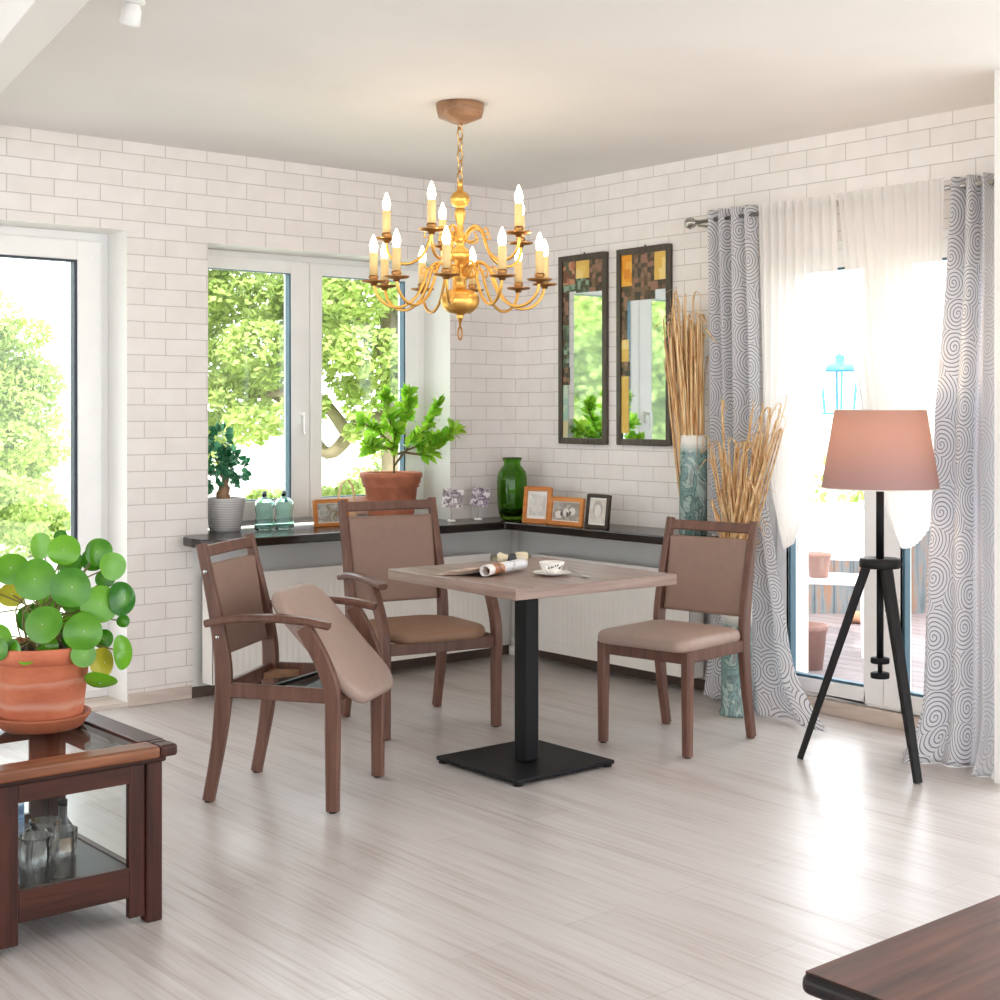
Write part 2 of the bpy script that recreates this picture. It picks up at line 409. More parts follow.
# ---- ceiling spot
t = thing('ceiling_spotlight', 'small white spotlight on the ceiling near the beam', 'spotlight', (-3.32, -2.13, 2.6))
MB().lathe([(0.0,0.0),(0.035,0.0),(0.035,-0.012),(0.0,-0.012)], 20).build('base', M['white_plastic'], t)
MB().lathe([(0.0,-0.012),(0.022,-0.014),(0.03,-0.035),(0.032,-0.075),(0.024,-0.08),(0.0,-0.078)], 20, M=Matrix.Rotation(0.35, 4, 'X')).build('lamp_head', M['white_plastic'], t)

# ---- dark window sill shelf, L shaped, with a tongue into the window recess
def sill():
    x0, zt, th = -2.07, 0.77, 0.042
    out = [(x0+0.03, 0.0)]
    out += [(x0, -0.02), (x0-0.02, -0.06), (x0-0.03, -0.16), (x0-0.02, -0.24), (x0+0.02, -0.285), (x0+0.09, -0.30), (-0.33, -0.30), (-0.33, -1.62), (-0.002, -1.62), (-0.002, -0.002)]
    out += [(WX1-0.002, -0.002), (WX1-0.002, 0.232), (WX0+0.002, 0.232), (WX0+0.002, 0.0)]
    n = len(out); b = MB()
    vs = [(x, y, zt-th) for x, y in out] + [(x, y, zt) for x, y in out]
    b.add(vs, [tuple(reversed(range(n))), tuple(range(n, 2*n))] + [(i, (i+1) % n, n+(i+1) % n, n+i) for i in range(n)])
    o = b.build('window_sill', M['sill'], bevel=0.006)
    return tag(o, 'long dark brown sill board running round the corner below the window', 'shelf')
sill()

# ---- radiators
def radiator(x0, x1, label, rot, valve_end):
    """front faces -y in local space, back on the wall plane y=0"""
    t = thing('radiator', label, 'radiator', (0,0,0), rot)
    z0, z1, yf, yb = 0.075, 0.575, -0.145, -0.045
    nb = int((x1-x0)/0.034); b = MB(); prof = []
    xa, xb = x0+0.06, x1-0.06
    cells = int((xb-xa)/0.034); w = (xb-xa)/cells
    xs = [(x0, 0)]
    for i in range(cells):
        s = xa+i*w
        xs += [(s, 0), (s+w*0.25, 0.0013), (s+w*0.45, 0.0013), (s+w*0.7, 0)]
    xs += [(x1, 0)]
    zs = [(z0, 0), (z0+0.045, 0), (z0+0.06, 1), (z1-0.075, 1), (z1-0.06, 0), (z1, 0)]
    vs = [(x, yf+d*k, z) for z, k in zs for x, d in xs]; m = len(xs)
    b.add(vs, [(j*m+i, j*m+i+1, (j+1)*m+i+1, (j+1)*m+i) for j in range(len(zs)-1) for i in range(m-1)])
    b.build('front_panel', M['rad'], t)
    for xs0 in (x0, x1-0.004): MB().box(xs0, xs0+0.004, yf, yb, z0, z1+0.012).build('side_cover', M['rad'], t)
    b = MB(); b.box(x0, x1, yf-0.002, yf+0.012, z1, z1+0.014); b.box(x0, x1, yb-0.012, yb, z1, z1+0.014)
    k = x0
    while k < x1-0.01:
        b.box(k, k+0.012, yf+0.012, yb-0.012, z1+0.004, z1+0.012); k += 0.03
    b.build('top_grille', M['rad'], t)
    MB().box(x0, x1, yb-0.004, yb, z0, z1).build('back_panel', M['rad_dark'], t)
    for x in (x0+0.2, x1-0.2):
        MB().box(x-0.02, x+0.02, yb, -0.001, z0+0.05, z1-0.05).build('bracket', M['rad'], t)
    s = 1 if valve_end == 1 else -1; xe = x1 if s == 1 else x0
    v = MB(); Mx = Matrix.Translation((xe+s*0.004, -0.095, z1-0.03)) @ Matrix.Rotation(s*PI/2, 4, 'Y')
    v.lathe([(0.0,0.0),(0.013,0.0),(0.013,0.022),(0.0,0.022)], 16, M=Mx)
    v.lathe([(0.0,0.022),(0.026,0.022),(0.029,0.03),(0.026,0.075),(0.02,0.082),(0,0.083)], 28, M=Mx, rib=lambda a, z: 0.05*math.cos(14*a))
    v.build('valve', M['cream'], t)
    return t
radiator(-1.985, -0.30, 'long white panel radiator below the window', 0, 1)
r2 = radiator(0.30, 1.46, 'shorter white panel radiator on the right brick wall behind the pedestal table', -PI/2, -1)
b = MB(); b.tube([(-0.055,-0.055,0.05),(-0.055,-0.055,0.728)], 0.02, 12); b.tube([(-0.055,-0.055,0.545),(-0.19,-0.095,0.545)], 0.011, 8)
b.tube([(-0.055,-0.055,0.10),(-0.12,-0.12,0.10)], 0.013, 8); b.lathe([(0.0,0.05),(0.033,0.05),(0.033,0.0),(0,0.0)], 14, c=(-0.055,-0.055,0))
tag(b.build('heating_pipe', M['rad']), 'white vertical heating pipe in the room corner under the sill', 'pipe')

# ================================================================== CHAIRS (local front = -y)
def chair(label, loc, rz, arms=True, pad_mat=None, scale=1.0, seat=True, back_mat=None, bolts=False, top=0.895, drop=0.0, sxy=1.0):
    t = thing('armchair' if arms else 'dining_chair', label, 'chair', loc, rz); t.scale = (scale*sxy, scale*sxy, scale)
    W = M['chair_wood']
    fx = 0.245 if arms else 0.205
    bx = 0.212
    for s in (-1, 1):
        # rear leg and back post in one bent piece
        p = spline([(s*bx,0.262,0.006),(s*bx,0.222,0.22),(s*bx,0.205,0.42),(s*bx,0.225,0.60),(s*(bx-0.004),0.292+(top-0.895)*0.25,top)], 6)
        n = len(p); sz = []
        for q in p:
            z = q.z; sz.append((0.031, 0.040+0.020*math.exp(-((z-0.42)/0.22)**2)-0.006*max(0,(z-0.6)/0.3)))
        o = MB().sweep(p, sz).build('back_leg', W, t)
        MB().lathe([(0.0,0.0),(0.014,0.0),(0.014,0.008),(0.0,0.008)], 12, c=(s*bx,0.262,0)).build('foot_glide', M['bench_dark'], o)
        if arms:
            p = spline([(s*fx,-0.205,0.006),(s*fx,-0.205,0.25),(s*(fx+0.002),-0.203,0.41),(s*(fx+0.006),-0.165,0.52),(s*(fx+0.010),-0.105,0.625)], 6)
            sz = [(0.032, 0.044 + 0.010*min(1, q.z/0.4)) for q in p]
            o = MB().sweep(p, sz).build('front_leg', W, t)
        else:
            p = [(s*fx,-0.205,0.006),(s*fx,-0.205,0.20),(s*fx,-0.203,0.415)]
            o = MB().sweep(p, [(0.036,0.036),(0.039,0.041),(0.042,0.046)]).build('front_leg', W, t)
        MB().lathe([(0.0,0.0),(0.014,0.0),(0.014,0.008),(0.0,0.008)], 12, c=(s*fx,-0.205,0)).build('foot_glide', M['bench_dark'], o)
        xr0 = fx-0.02 if arms else fx
        MB().sweep([(s*bx,0.20,0.392-drop),(s*(fx-0.004),-0.20,0.392-drop)], (0.024,0.05)).build('side_rail', W, t)
        if arms:
            p = spline([(s*(bx+0.020),0.262,0.622),(s*(bx+0.026),0.15,0.642),(s*(fx+0.012),0.0,0.651),(s*(fx+0.010),-0.11,0.645),(s*(fx+0.004),-0.195,0.630)], 6)
            n = len(p); sz = [(0.040+0.012*math.sin(PI*i/(n-1)), 0.026) for i in range(n)]
            MB().sweep(p, sz, ch=0.3).build('armrest', W, t)
    MB().sweep([(-fx,-0.205,0.390-drop),(fx,-0.205,0.390-drop)], (0.05,0.024), side=(0,0,1)).build('front_rail', W, t)
    MB().sweep([(-bx,0.205,0.392-drop),(bx,0.205,0.392-drop)], (0.05,0.024), side=(0,0,1)).build('back_rail', W, t)
    # top rail, gently curved backward
    MB().sweep(spline([(q, (0.284 if abs(q) > 0.15 else 0.292)+(top-0.895)*0.22, top-0.029) for q in (-bx+0.01,-0.1,0.1,bx-0.01)], 5), (0.042,0.022), side=(0,0.22,0.97)).build('top_rail', W, t)
    # upholstered back panel between the posts
    wb = bx-0.017; zb0, zb1 = 0.505, top-0.073; zm = (zb0+zb1)/2
    def yb(z): return 0.205+(z-0.42)*0.165+0.004
    ex = lambda p: (p.x, yb(zm-0.003+p.y) - p.z + 0.012 + 0.016*(1-(p.x/wb)**2), zm+p.y)
    MB().pad(2*wb, zb1-zb0, 0.034, 0.006, dome=0.35, n=3, ex=ex).build('backrest', back_mat or M['taupe'], t)
    if bolts:
        for z, y in ((0.80,0.268),(0.575,0.222)):
            for s in (-1,):
                MB().lathe([(0.0,0.0),(0.008,0.0),(0.008,0.004),(0.005,0.006),(0.0,0.006)], 14, M=Matrix.Translation((s*(bx+0.0145), y, z)) @ Matrix.Rotation(s*PI/2, 4, 'Y')).build('bolt', M['steel'], t)
    if seat:
        if arms: MB().pad(0.455, 0.47, 0.05, 0.14, M=Matrix.Translation((0,-0.015,0.412-drop)), dome=0.75).build('seat', pad_mat, t)
        else: MB().pad(0.448, 0.455, 0.056, 0.06, M=Matrix.Translation((0,-0.03,0.412)), dome=0.6).build('seat', pad_mat, t)
    else:
        for sx, sy in ((-1,-1),(1,-1),(-1,1),(1,1)):
            b = MB()
            x, y = sx*(0.205 if sy > 0 else 0.225), sy*0.19
            b.add([(x,y,0.37),(x-sx*0.10,y,0.37),(x,y-sy*0.10,0.37),(x,y,0.395),(x-sx*0.10,y,0.395),(x,y-sy*0.10,0.395)], [(0,2,1),(3,4,5),(0,1,4,3),(1,2,5,4),(2,0,3,5)])
            b.build('corner_block', M['canopy_wood'], t)
        b = MB(); b.box(-0.205,0.205,-0.175,-0.05,0.385,0.392); b.sweep([(-0.2,0.05,0.40),(0.2,-0.03,0.40)], (0.02,0.012)); b.sweep([(0.03,-0.17,0.405),(0.14,-0.02,0.405)], (0.016,0.012))
        b.sweep([(-0.1,-0.195,0.40),(-0.1,-0.16,0.50)], (0.02,0.008)); b.sweep([(0.1,-0.195,0.40),(0.1,-0.16,0.50)], (0.02,0.008))
        b.build('hinge_bracket', M['black_metal'], t)
    return t
c1 = chair('walnut armchair with its seat pad lifted off and tilted, in front of the long radiator', (-2.503,-1.768,0), math.radians(37.2), True, None, 1.0, seat=False, bolts=True)
c2 = chair('walnut armchair with taupe seat standing beside the pedestal table under the window', (-1.516,-1.136,0), math.radians(-10.5), True, M['taupe_brown'], 1.0, top=0.958, drop=0.022, sxy=1.07)
c3 = chair('armless walnut dining chair with beige seat in front of the patterned curtain', (-0.915,-2.08,0), math.radians(-80.6), False, M['taupe_light'], 1.0)
# loose seat pad resting tilted between the arms of the first chair
Mx = Matrix.Translation((-2.449,-1.866,0.527)) @ Matrix.Rotation(math.radians(37.2), 4, 'Z') @ Matrix.Rotation(math.radians(1), 4, 'Y') @ Matrix.Rotation(math.radians(47), 4, 'X')
sp = MB().pad(0.43, 0.50, 0.05, 0.10, dome=0.5); o = sp.build('seat_cushion', M['taupe_light'])
o.matrix_world = Mx
tag(o, 'loose beige seat cushion tilted on the open armchair frame', 'seat cushion')

# ================================================================== PEDESTAL TABLE
t = thing('pedestal_table', 'square wood-topped table on a black metal pedestal with a flat base', 'table', (-1.66,-2.02,0))
o = MB().box(-0.3725,0.3875,-0.4025,0.4025,0.71,0.75).build('tabletop', M['table_top'], t, bevel=0.003)
for ye in (-0.4026, 0.4018): MB().box(-0.370,0.385,ye,ye+0.0008,0.7125,0.7475).build('edge_band', M['table_edge'], o)
o.location = (-0.022,-0.037,0); o.rotation_euler = (0,0,math.radians(-2.6))
MB().box(-0.034,0.034,-0.034,0.034,0.028,0.70).build('column', M['black_metal'], t, bevel=0.006)
MB().box(-0.20,0.20,-0.20,0.20,0.70,0.7105).build('mounting_plate', M['black_metal'], t)
MB().box(-0.225,0.262,-0.212,0.275,0.010,0.026).build('base_plate', M['black_metal'], t, bevel=0.004)
for x in (-0.205,0.242):
    for y in (-0.192,0.255):
        MB().lathe([(0.0,0.0),(0.018,0.0),(0.018,0.011),(0.0,0.011)], 14, c=(x,y,0)).build('foot', M['black_metal'], t)

# things on the table
t = thing('coffee_cup', 'white porcelain cup with small dark pattern on the table', 'cup', (-1.70,-2.21,0.758))
MB().lathe([(0.0,0.003),(0.024,0.0),(0.026,0.004),(0.041,0.020),(0.047,0.038),(0.048,0.043),(0.045,0.042),(0.038,0.021),(0.02,0.009),(0.0,0.008)], 36).build('bowl', None or plain('cup_porcelain', S(244,240,234), 0.18), t)
MB().lathe([(0.0,0.034),(0.0425,0.034)], 24, cap=False).build('coffee', plain('coffee', S(206,180,140), 0.3), t)
MB().tube(spline([(-0.038,-0.020,0.034),(-0.058,-0.034,0.032),(-0.060,-0.036,0.018),(-0.032,-0.020,0.014)], 6), 0.0035, 8).build('handle', M['porcelain'], t)
b = MB()
for k in range(9):
    a = -2.5+k*0.17+random.uniform(-.05,.05); z = 0.022+random.random()*0.012; r = 0.0415+(z-0.020)*0.33+0.0012
    u = Vector((-math.sin(a), math.cos(a), 0)); n_ = Vector((math.cos(a), math.sin(a), 0)); c_ = n_*r+Vector((0,0,z))
    w, h = random.uniform(.002,.004), random.uniform(.004,.007)
    b.add([c_-u*w-Vector((0,0,h)), c_+u*w-Vector((0,0,h*.4)), c_+u*w*0.4+Vector((0,0,h)), c_-u*w+Vector((0,0,h*.3))], [(0,1,2,3)])
b.build('painted_sprig', plain('sprig', S(70,66,62), 0.4), t)
tag(MB().lathe([(0.0,0.003),(0.03,0.0),(0.034,0.001),(0.07,0.011),(0.072,0.0135),(0.068,0.013),(0.032,0.0055),(0.0,0.0055)], 40, c=(-1.70,-2.21,0.7505)).build('saucer', M['porcelain']), 'white saucer under the cup on the table', 'saucer')
b = MB(); b.tube(spline([(-1.64,-2.225,0.768),(-1.642,-2.285,0.762),(-1.655,-2.335,0.7545)], 6), 0.0022, 6)
b.lathe([(0,-0.003),(0.010,-0.0015),(0.012,0.001),(0.010,0.002),(0.0,0.0)], 16, c=(-1.659,-2.35,0.7545), sy=1.5)
tag(b.build('teaspoon', M['steel']), 'small teaspoon leaning on the saucer rim', 'spoon')
# rolled magazine
MAGLOC = (-1.80,-2.06,0.75); MAGAX = Vector((0.265, 0.095, 0))
t = thing('magazine', 'rolled open magazine with a white and orange cover on the table', 'magazine', MAGLOC)
ax = MAGAX; L = ax.length; ax.normalize(); ang = math.atan2(ax.y, ax.x)
t.rotation_euler = (0,0,ang)
def roll(u, v):   # u along the axis, v around a spiral
    a = v*2*PI*1.6; r = 0.0235-0.005*v
    return Vector((-0.144+u*0.28, r*math.cos(a-1.2), 0.0245+r*math.sin(a-1.2)*0.96))
n = NT('magazine_cover'); n.set(Roughness=0.3)
sp_ = n.node('ShaderNodeSeparateXYZ'); tc = n.node('ShaderNodeTexCoord'); n.link(tc.outputs['Object'], sp_.inputs[0])
k = n.noise(n.coord((1,1,1)), 30, 4, .6)
f = n.math('ADD', n.math('MULTIPLY', n.math('SUBTRACT', k, 0.5), 0.12), sp_.outputs[0])
n.link(n.ramp(n.math('ADD', n.math('MULTIPLY', f, 3.57), 0.514), [(0.05,S(240,236,232)),(0.13,S(238,234,228)),(0.14,S(196,124,74)),(0.30,S(120,74,52)),(0.37,S(214,150,104)),(0.40,S(238,238,240)),(0.62,S(232,234,236)),(0.64,S(60,58,60)),(0.655,S(238,238,240)),(1.0,S(242,242,244))], 'LINEAR'), n.p.inputs['Base Color'])
rb = MB().grid(roll, 14, 60); o = rb.build('rolled_cover', n.m, t)
m_ = o.modifiers.new('S','SOLIDIFY'); m_.thickness = 0.0015
n = NT('magazine_page'); n.set(Roughness=0.35)
k = n.noise(n.coord((14,4,1)), 2.2, 4, .6)
n.link(n.ramp(k, [(0.3,S(120,86,66)),(0.42,S(186,140,108)),(0.55,S(226,206,188)),(0.7,S(150,108,84))]), n.p.inputs['Base Color'])
def page(j):
    def fn(u, v):
        x = -0.142-0.03*v+u*0.20*(1-0.06*j)+0.012*j; y = 0.012+v*0.178-0.006*j
        return Vector((x, y, 0.003+0.004*j+0.020*(1-v)**2*(1+j*0.25)))
    return fn
for j in range(3):
    o = MB().grid(page(j), 14, 8).build('page', n.m, t); m_ = o.modifiers.new('S','SOLIDIFY'); m_.thickness = 0.001

t = thing('ornament', 'small cream and dark grey ornament lying on the table behind the magazine', 'ornament', (-1.545,-1.80,0.75), math.radians(-35))
MB().lathe([(0,-0.062),(0.014,-0.061),(0.021,-0.052),(0.021,-0.043),(0.015,-0.032),(0.012,-0.015),(0.013,0.0),(0.0,0.0)], 24, M=Matrix.Translation((0,0,0.0235)) @ Matrix.Rotation(PI/2,4,'Y')).build('knob', M['cream'], t)
MB().lathe([(0,0.012),(0.016,0.012),(0.021,0.022),(0.022,0.05),(0.018,0.062),(0,0.064)], 28, M=Matrix.Translation((0,0,0.0245)) @ Matrix.Rotation(PI/2,4,'Y'), rib=lambda a, z: 0.05*math.cos(14*a)).build('ribbed_end', M['cream'], t)
MB().lathe([(0,-0.022),(0.012,-0.021),(0.019,-0.008),(0.0205,0.004),(0.017,0.018),(0,0.019)], 24, M=Matrix.Translation((0,0,0.0215)) @ Matrix.Rotation(PI/2,4,'Y')).build('band', plain('dark_grey_rubber', S(70,74,78), 0.6), t)
# ================================================================== FLOOR LAMP
t = thing('floor_lamp', 'tripod floor lamp with black wooden legs and a taupe drum shade', 'lamp', (-0.585,-2.855,0))
LX, LY = -0.585, -2.855
top = 0.775
MB().lathe([(0.0,top-0.02),(0.074,top-0.02),(0.078,top-0.016),(0.078,top+0.012),(0.075,top+0.016),(0.0,top+0.016)], 40).build('tripod_head', M['lamp_black'], t)
for fx_, fy_ in ((-0.758,-2.608),(-0.729,-3.122),(-0.262,-2.775)):
    v = Vector((fx_-LX, fy_-LY, 0)); u = v.normalized(); sd = Vector((-u.y,u.x,0))
    MB().sweep([v+Vector((0,0,0.004)), u*0.052+Vector((0,0,top-0.02))], [(0.030,0.024),(0.044,0.036)], side=sd).build('leg', M['lamp_black'], t)
MB().tube([(0,0,0.40),(0,0,top-0.02)], 0.013, 14).build('counter_rod', M['black_metal'], t)
b = MB(); b.lathe([(0,0.385),(0.034,0.388),(0.036,0.392),(0.036,0.405),(0.034,0.409),(0.0,0.41)], 28); b.tube([(0,0,0.35),(0,0,0.40)], 0.009, 10); b.lathe([(0,0.328),(0.034,0.331),(0.036,0.335),(0.036,0.348),(0.034,0.352),(0.0,0.353)], 28)
b.build('balance_disc', M['black_metal'], t)
MB().box(0.012,0.022,-0.03,-0.015,0.585,0.592).build('lock_screw', M['black_metal'], t)
MB().tube([(0,0,top+0.016),(0,0,1.15)], 0.015, 14).build('pole', M['black_metal'], t)
n = NT('taupe_lampshade_fabric'); n.set(Roughness=0.8)
tl = n.node('ShaderNodeBsdfTranslucent'); tl.inputs[0].default_value = S(222,192,166)
df = n.node('ShaderNodeBsdfDiffuse'); df.inputs[0].default_value = S(176,150,152)
mx = n.node('ShaderNodeMixShader'); mx.inputs[0].default_value = 0.34
n.link(df.outputs[0], mx.inputs[1]); n.link(tl.outputs[0], mx.inputs[2]); n.link(mx.outputs[0], n.out.inputs[0])
sh = MB().lathe([(0.221,1.062),(0.172,1.362),(0.170,1.362),(0.219,1.062)], 64, cap=False); sh.f += []; sh.build('lamp_shade', n.m, t)
MB().tube([(0.171*math.cos(2*PI*k/48),0.171*math.sin(2*PI*k/48),1.362) for k in range(48)], 0.0025, 6, closed=True).build('shade_ring', M['lamp_inner'], t)
b = MB()
b.tube([(0.220*math.cos(2*PI*k/48),0.220*math.sin(2*PI*k/48),1.062) for k in range(48)], 0.0025, 6, closed=True)
for k in range(3):
    a = k*2*PI/3; b.tube([(0.012*math.cos(a),0.012*math.sin(a),1.15),(0.214*math.cos(a),0.214*math.sin(a),1.10)], 0.002, 5)
b.build('shade_ring', M['lamp_inner'], t)
MB().lathe([(0.0,1.15),(0.018,1.15),(0.018,1.20),(0,1.20)], 16).build('socket', M['lamp_inner'], t)
MB().lathe([(0.0,1.20),(0.014,1.205),(0.030,1.24),(0.030,1.26),(0.018,1.285),(0.0,1.29)], 20).build('bulb', emit('warm_bulb', (1,0.72,0.42,1), 8), t)
li = bpy.data.lights.new('lamp_light','POINT'); li.energy = 2.6; li.color = (1,0.76,0.52); li.shadow_soft_size = 0.035
lo = bpy.data.objects.new('lamp_light', li); col.objects.link(lo); lo.parent = t; lo.location = (0,0,1.31)

# ================================================================== CHANDELIER
CX, CY = -1.655, -1.603
t = thing('chandelier', 'brass chandelier with two tiers of lit candle bulbs hanging over the table', 'chandelier', (CX,CY,0))
MB().lathe([(0.0,2.52),(0.03,2.52),(0.088,2.545),(0.096,2.575),(0.098,2.598),(0.0,2.599)], 40).build('canopy', M['canopy_wood'], t)
# chain of links
b = MB(); z = 2.525; k = 0
while z > 2.30:
    Lk = 0.052 if k else 0.03; r = 0.014
    ring = []
    for i in range(20):
        a = 2*PI*i/20
        ring.append((r*math.cos(a)*(1 if k % 2 else 0.15), r*math.cos(a)*(0.15 if k % 2 else 1), z-Lk/2+Lk/2*math.sin(a)))
    b.tube(ring, 0.0036, 6, closed=True); z -= Lk-0.008; k += 1
b.build('chain', M['brass_pale'], t)
prof = [(0.0,1.715),(0.006,1.716),(0.010,1.73),(0.016,1.735),(0.012,1.742),(0.02,1.75),(0.05,1.757),(0.072,1.775),(0.079,1.80),(0.076,1.825),(0.060,1.842),(0.03,1.85),(0.022,1.858),
        (0.02,1.88),(0.03,1.89),(0.032,1.91),(0.026,1.925),(0.018,1.94),(0.022,1.955),(0.038,1.97),(0.042,1.99),(0.036,2.008),(0.02,2.02),(0.016,2.032),(0.024,2.04),(0.026,2.06),(0.018,2.072),(0.012,2.085),(0.016,2.095),(0.012,2.105),(0.015,2.12),(0.021,2.14),(0.023,2.16),(0.019,2.175),(0.014,2.18),(0.03,2.188),(0.039,2.205),(0.039,2.222),(0.030,2.238),(0.014,2.248),(0.011,2.27),(0.013,2.275),(0.009,2.29),(0.0,2.292)]
MB().lathe(prof, 40).build('turned_stem', M['brass'], t)
b = MB(); b.tube([(0.010*math.cos(2*PI*i/18), 0, 1.672+0.026*math.sin(2*PI*i/18)) for i in range(18)], 0.004, 7, closed=True)
b.tube([(0,0,1.695),(0,0,1.718)], 0.005, 8); b.build('finial_ring', M['brass_d'], t)
flame = emit('lit_candle_bulb', (1,0.82,0.55,1), 6)
def arm(ang, R, zc, kind):
    Rz = Matrix.Rotation(ang, 4, 'Z')
    if kind == 'low':
        c = [(0.030,1.90),(0.055,1.945),(0.095,1.955),(0.130,1.925),(0.150,1.87),(0.185,1.81),(0.24,1.775),(0.295,1.782),(0.335,1.82),(R,1.87),(R,zc)]
        cur = [(0.055,1.945),(0.03,1.935),(0.035,1.905),(0.06,1.900),(0.075,1.918),(0.062,1.930)]
    else:
        c = [(0.025,2.045),(0.045,2.085),(0.080,2.100),(0.115,2.075),(0.130,2.03),(0.155,1.985),(0.205,1.955),(0.255,1.960),(0.285,1.985),(R,2.02),(R,zc)]
        cur = [(0.060,2.095),(0.03,2.075),(0.035,2.045),(0.065,2.040),(0.085,2.055),(0.075,2.075)]
    m = MB(); m.tube([Rz @ Vector((x,0,z)) for x, z in [(p.x,p.z) for p in spline([(x,0,z) for x,z in c], 7)]], 0.0062, 8)
    m.tube([Rz @ p for p in spline([(x,0,z) for x,z in cur], 6)], 0.0042, 6)
    tip = c[3]; m.tube([Rz @ Vector(p) for p in spline([(tip[0]-0.01,0,tip[1]-0.0),(tip[0]+0.022,0,tip[1]+0.012),(tip[0]+0.03,0,tip[1]-0.012),(tip[0]+0.015,0,tip[1]-0.012)], 5)], 0.0032, 6)
    a = m.build('arm', M['brass'], t)
    px, py = R*math.cos(ang), R*math.sin(ang)
    MB().lathe([(0.0,-0.012),(0.012,-0.012),(0.014,-0.003),(0.046,0.002),(0.052,0.008),(0.050,0.009),(0.015,0.006),(0.015,0.012),(0.021,0.022),(0.017,0.030),(0.0,0.030)], 32, c=(px,py,zc)).build('drip_dish', M['brass_d'], a)
    MB().lathe([(0.0,0.028),(0.0165,0.028),(0.0165,0.118),(0.013,0.120),(0.0,0.120)], 18, c=(px,py,zc)).build('candle_sleeve', M['candle'], a)
    MB().lathe([(0.0,0.118),(0.011,0.12),(0.0165,0.14),(0.0155,0.155),(0.009,0.175),(0.003,0.190),(0.0,0.193)], 18, c=(px,py,zc)).build('candle_bulb', flame, a)
yaw = math.atan2(-0.6385, 0.7697)     # direction of image right in plan
for k in range(10): arm(yaw + math.radians(-97+36*k), 0.350, 1.870, 'low')
for k in range(5): arm(yaw + math.radians(-110+72*k), 0.298, 2.050, 'up')
li = bpy.data.lights.new('chandelier_light','POINT'); li.energy = 0.8; li.color = (1,0.82,0.6); li.shadow_soft_size = 0.25
lo = bpy.data.objects.new('chandelier_light', li); col.objects.link(lo); lo.parent = t; lo.location = (0,0,2.12)

# ================================================================== GLASS DISPLAY TABLE
t = thing('display_table', 'dark red-brown side table with glass top and glass sides', 'side table', (0,0,0))
X0, X1, Y0, Y1 = -3.967, -3.485, -2.655, -1.95
for (x, y) in ((X0,Y0),(X1,Y0),(X0,Y1),(X1,Y1)):
    sx = 1 if x == X0 else -1; sy = 1 if y == Y0 else -1
    b = MB()
    for (ax_, ay_, bx_, by_, z0_, z1_) in ((x, y, x+sx*0.045, y+sy*0.045, 0, 0.425),):
        b.box(min(ax_,bx_), max(ax_,bx_), min(ay_,by_), max(ay_,by_), z0_, z1_)
    b.build('leg', M['dark_wood'], t, bevel=0.005)
for (y, s) in ((Y0,1),(Y1,-1)):
    ya, yb_ = sorted((y+s*0.008, y+s*0.03))
    for q0, q1 in ((X0+0.045, X0+0.095), (X1-0.092, X1-0.047)): MB().box(q0, q1, ya, yb_, 0.02, 0.425).build('side_stile', M['dark_wood'], t, bevel=0.003)
    for q0, q1 in ((0.075, 0.155), (0.375, 0.425)): MB().box(X0+0.095, X1-0.092, ya, yb_, q0, q1).build('side_rail', M['dark_wood_x'], t, bevel=0.003)
    yg = (ya+yb_)/2; MB().box(X0+0.095, X1-0.092, yg-0.003, yg+0.003, 0.155, 0.375).build('side_pane', M['glass_table'], t)
for (x, s) in ((X0,1),(X1,-1)):
    xa, xb = sorted((x+s*0.008, x+s*0.03))
    for q0, q1 in ((Y0+0.045, Y0+0.09), (Y1-0.09, Y1-0.045)): MB().box(xa, xb, q0, q1, 0.02, 0.425).build('side_stile', M['dark_wood'], t, bevel=0.003)
    for q0, q1 in ((0.075, 0.116), (0.375, 0.425)): MB().box(xa, xb, Y0+0.09, Y1-0.09, q0, q1).build('side_rail', M['dark_wood'], t, bevel=0.003)
    xg = (xa+xb)/2; MB().box(xg-0.003, xg+0.003, Y0+0.09, Y1-0.09, 0.116, 0.375).build('side_pane', M['glass_table'], t)
MB().box(X0+0.03, X1-0.03, Y0+0.03, Y1-0.03, 0.092, 0.112).build('bottom_shelf', M['bench_dark'], t)
b = MB(); b.box(X0-0.008, X1+0.008, Y0-0.008, Y0+0.05, 0.423, 0.44); b.box(X0-0.008, X1+0.008, Y1-0.05, Y1+0.008, 0.423, 0.44); b.box(X0-0.008, X0+0.05, Y0+0.05, Y1-0.05, 0.423, 0.44); b.box(X1-0.05, X1+0.008, Y0+0.05, Y1-0.05, 0.423, 0.44); b.build('cornice', M['dark_wood_x'], t, bevel=0.006)
b = MB(); e = 0.028; w = 0.075
b.box(X0-e, X1+e-0.05, Y0-e-0.006, Y0+w-e, 0.44, 0.472); b.build('top_front_rail', M['edge_wood'], t, bevel=0.009, segs=3)
b = MB(); b.box(X1+e-0.05, X1+e, Y0-e-0.006, Y0+0.02, 0.44, 0.4725); b.build('corner_cap', M['dark_wood'], t, bevel=0.009, segs=3)
b = MB(); b.box(X1+e-w, X1+e, Y0+w-e, Y1+e, 0.44, 0.472); b.box(X0-e, X0-e+w, Y0+w-e, Y1+e, 0.44, 0.472); b.box(X0-e+w, X1+e-w, Y1+e-w, Y1+e, 0.44, 0.472); b.box(X1+e-0.05, X1+e-0.003, Y0+0.02, Y0+w-e, 0.44, 0.4718); b.build('top_rail', M['dark_wood'], t, bevel=0.006, segs=3)
MB().box(X0-e+w, X1+e-w, Y0+w-e, Y1+e-w, 0.458, 0.466).build('top_pane', M['glass_table'], t)
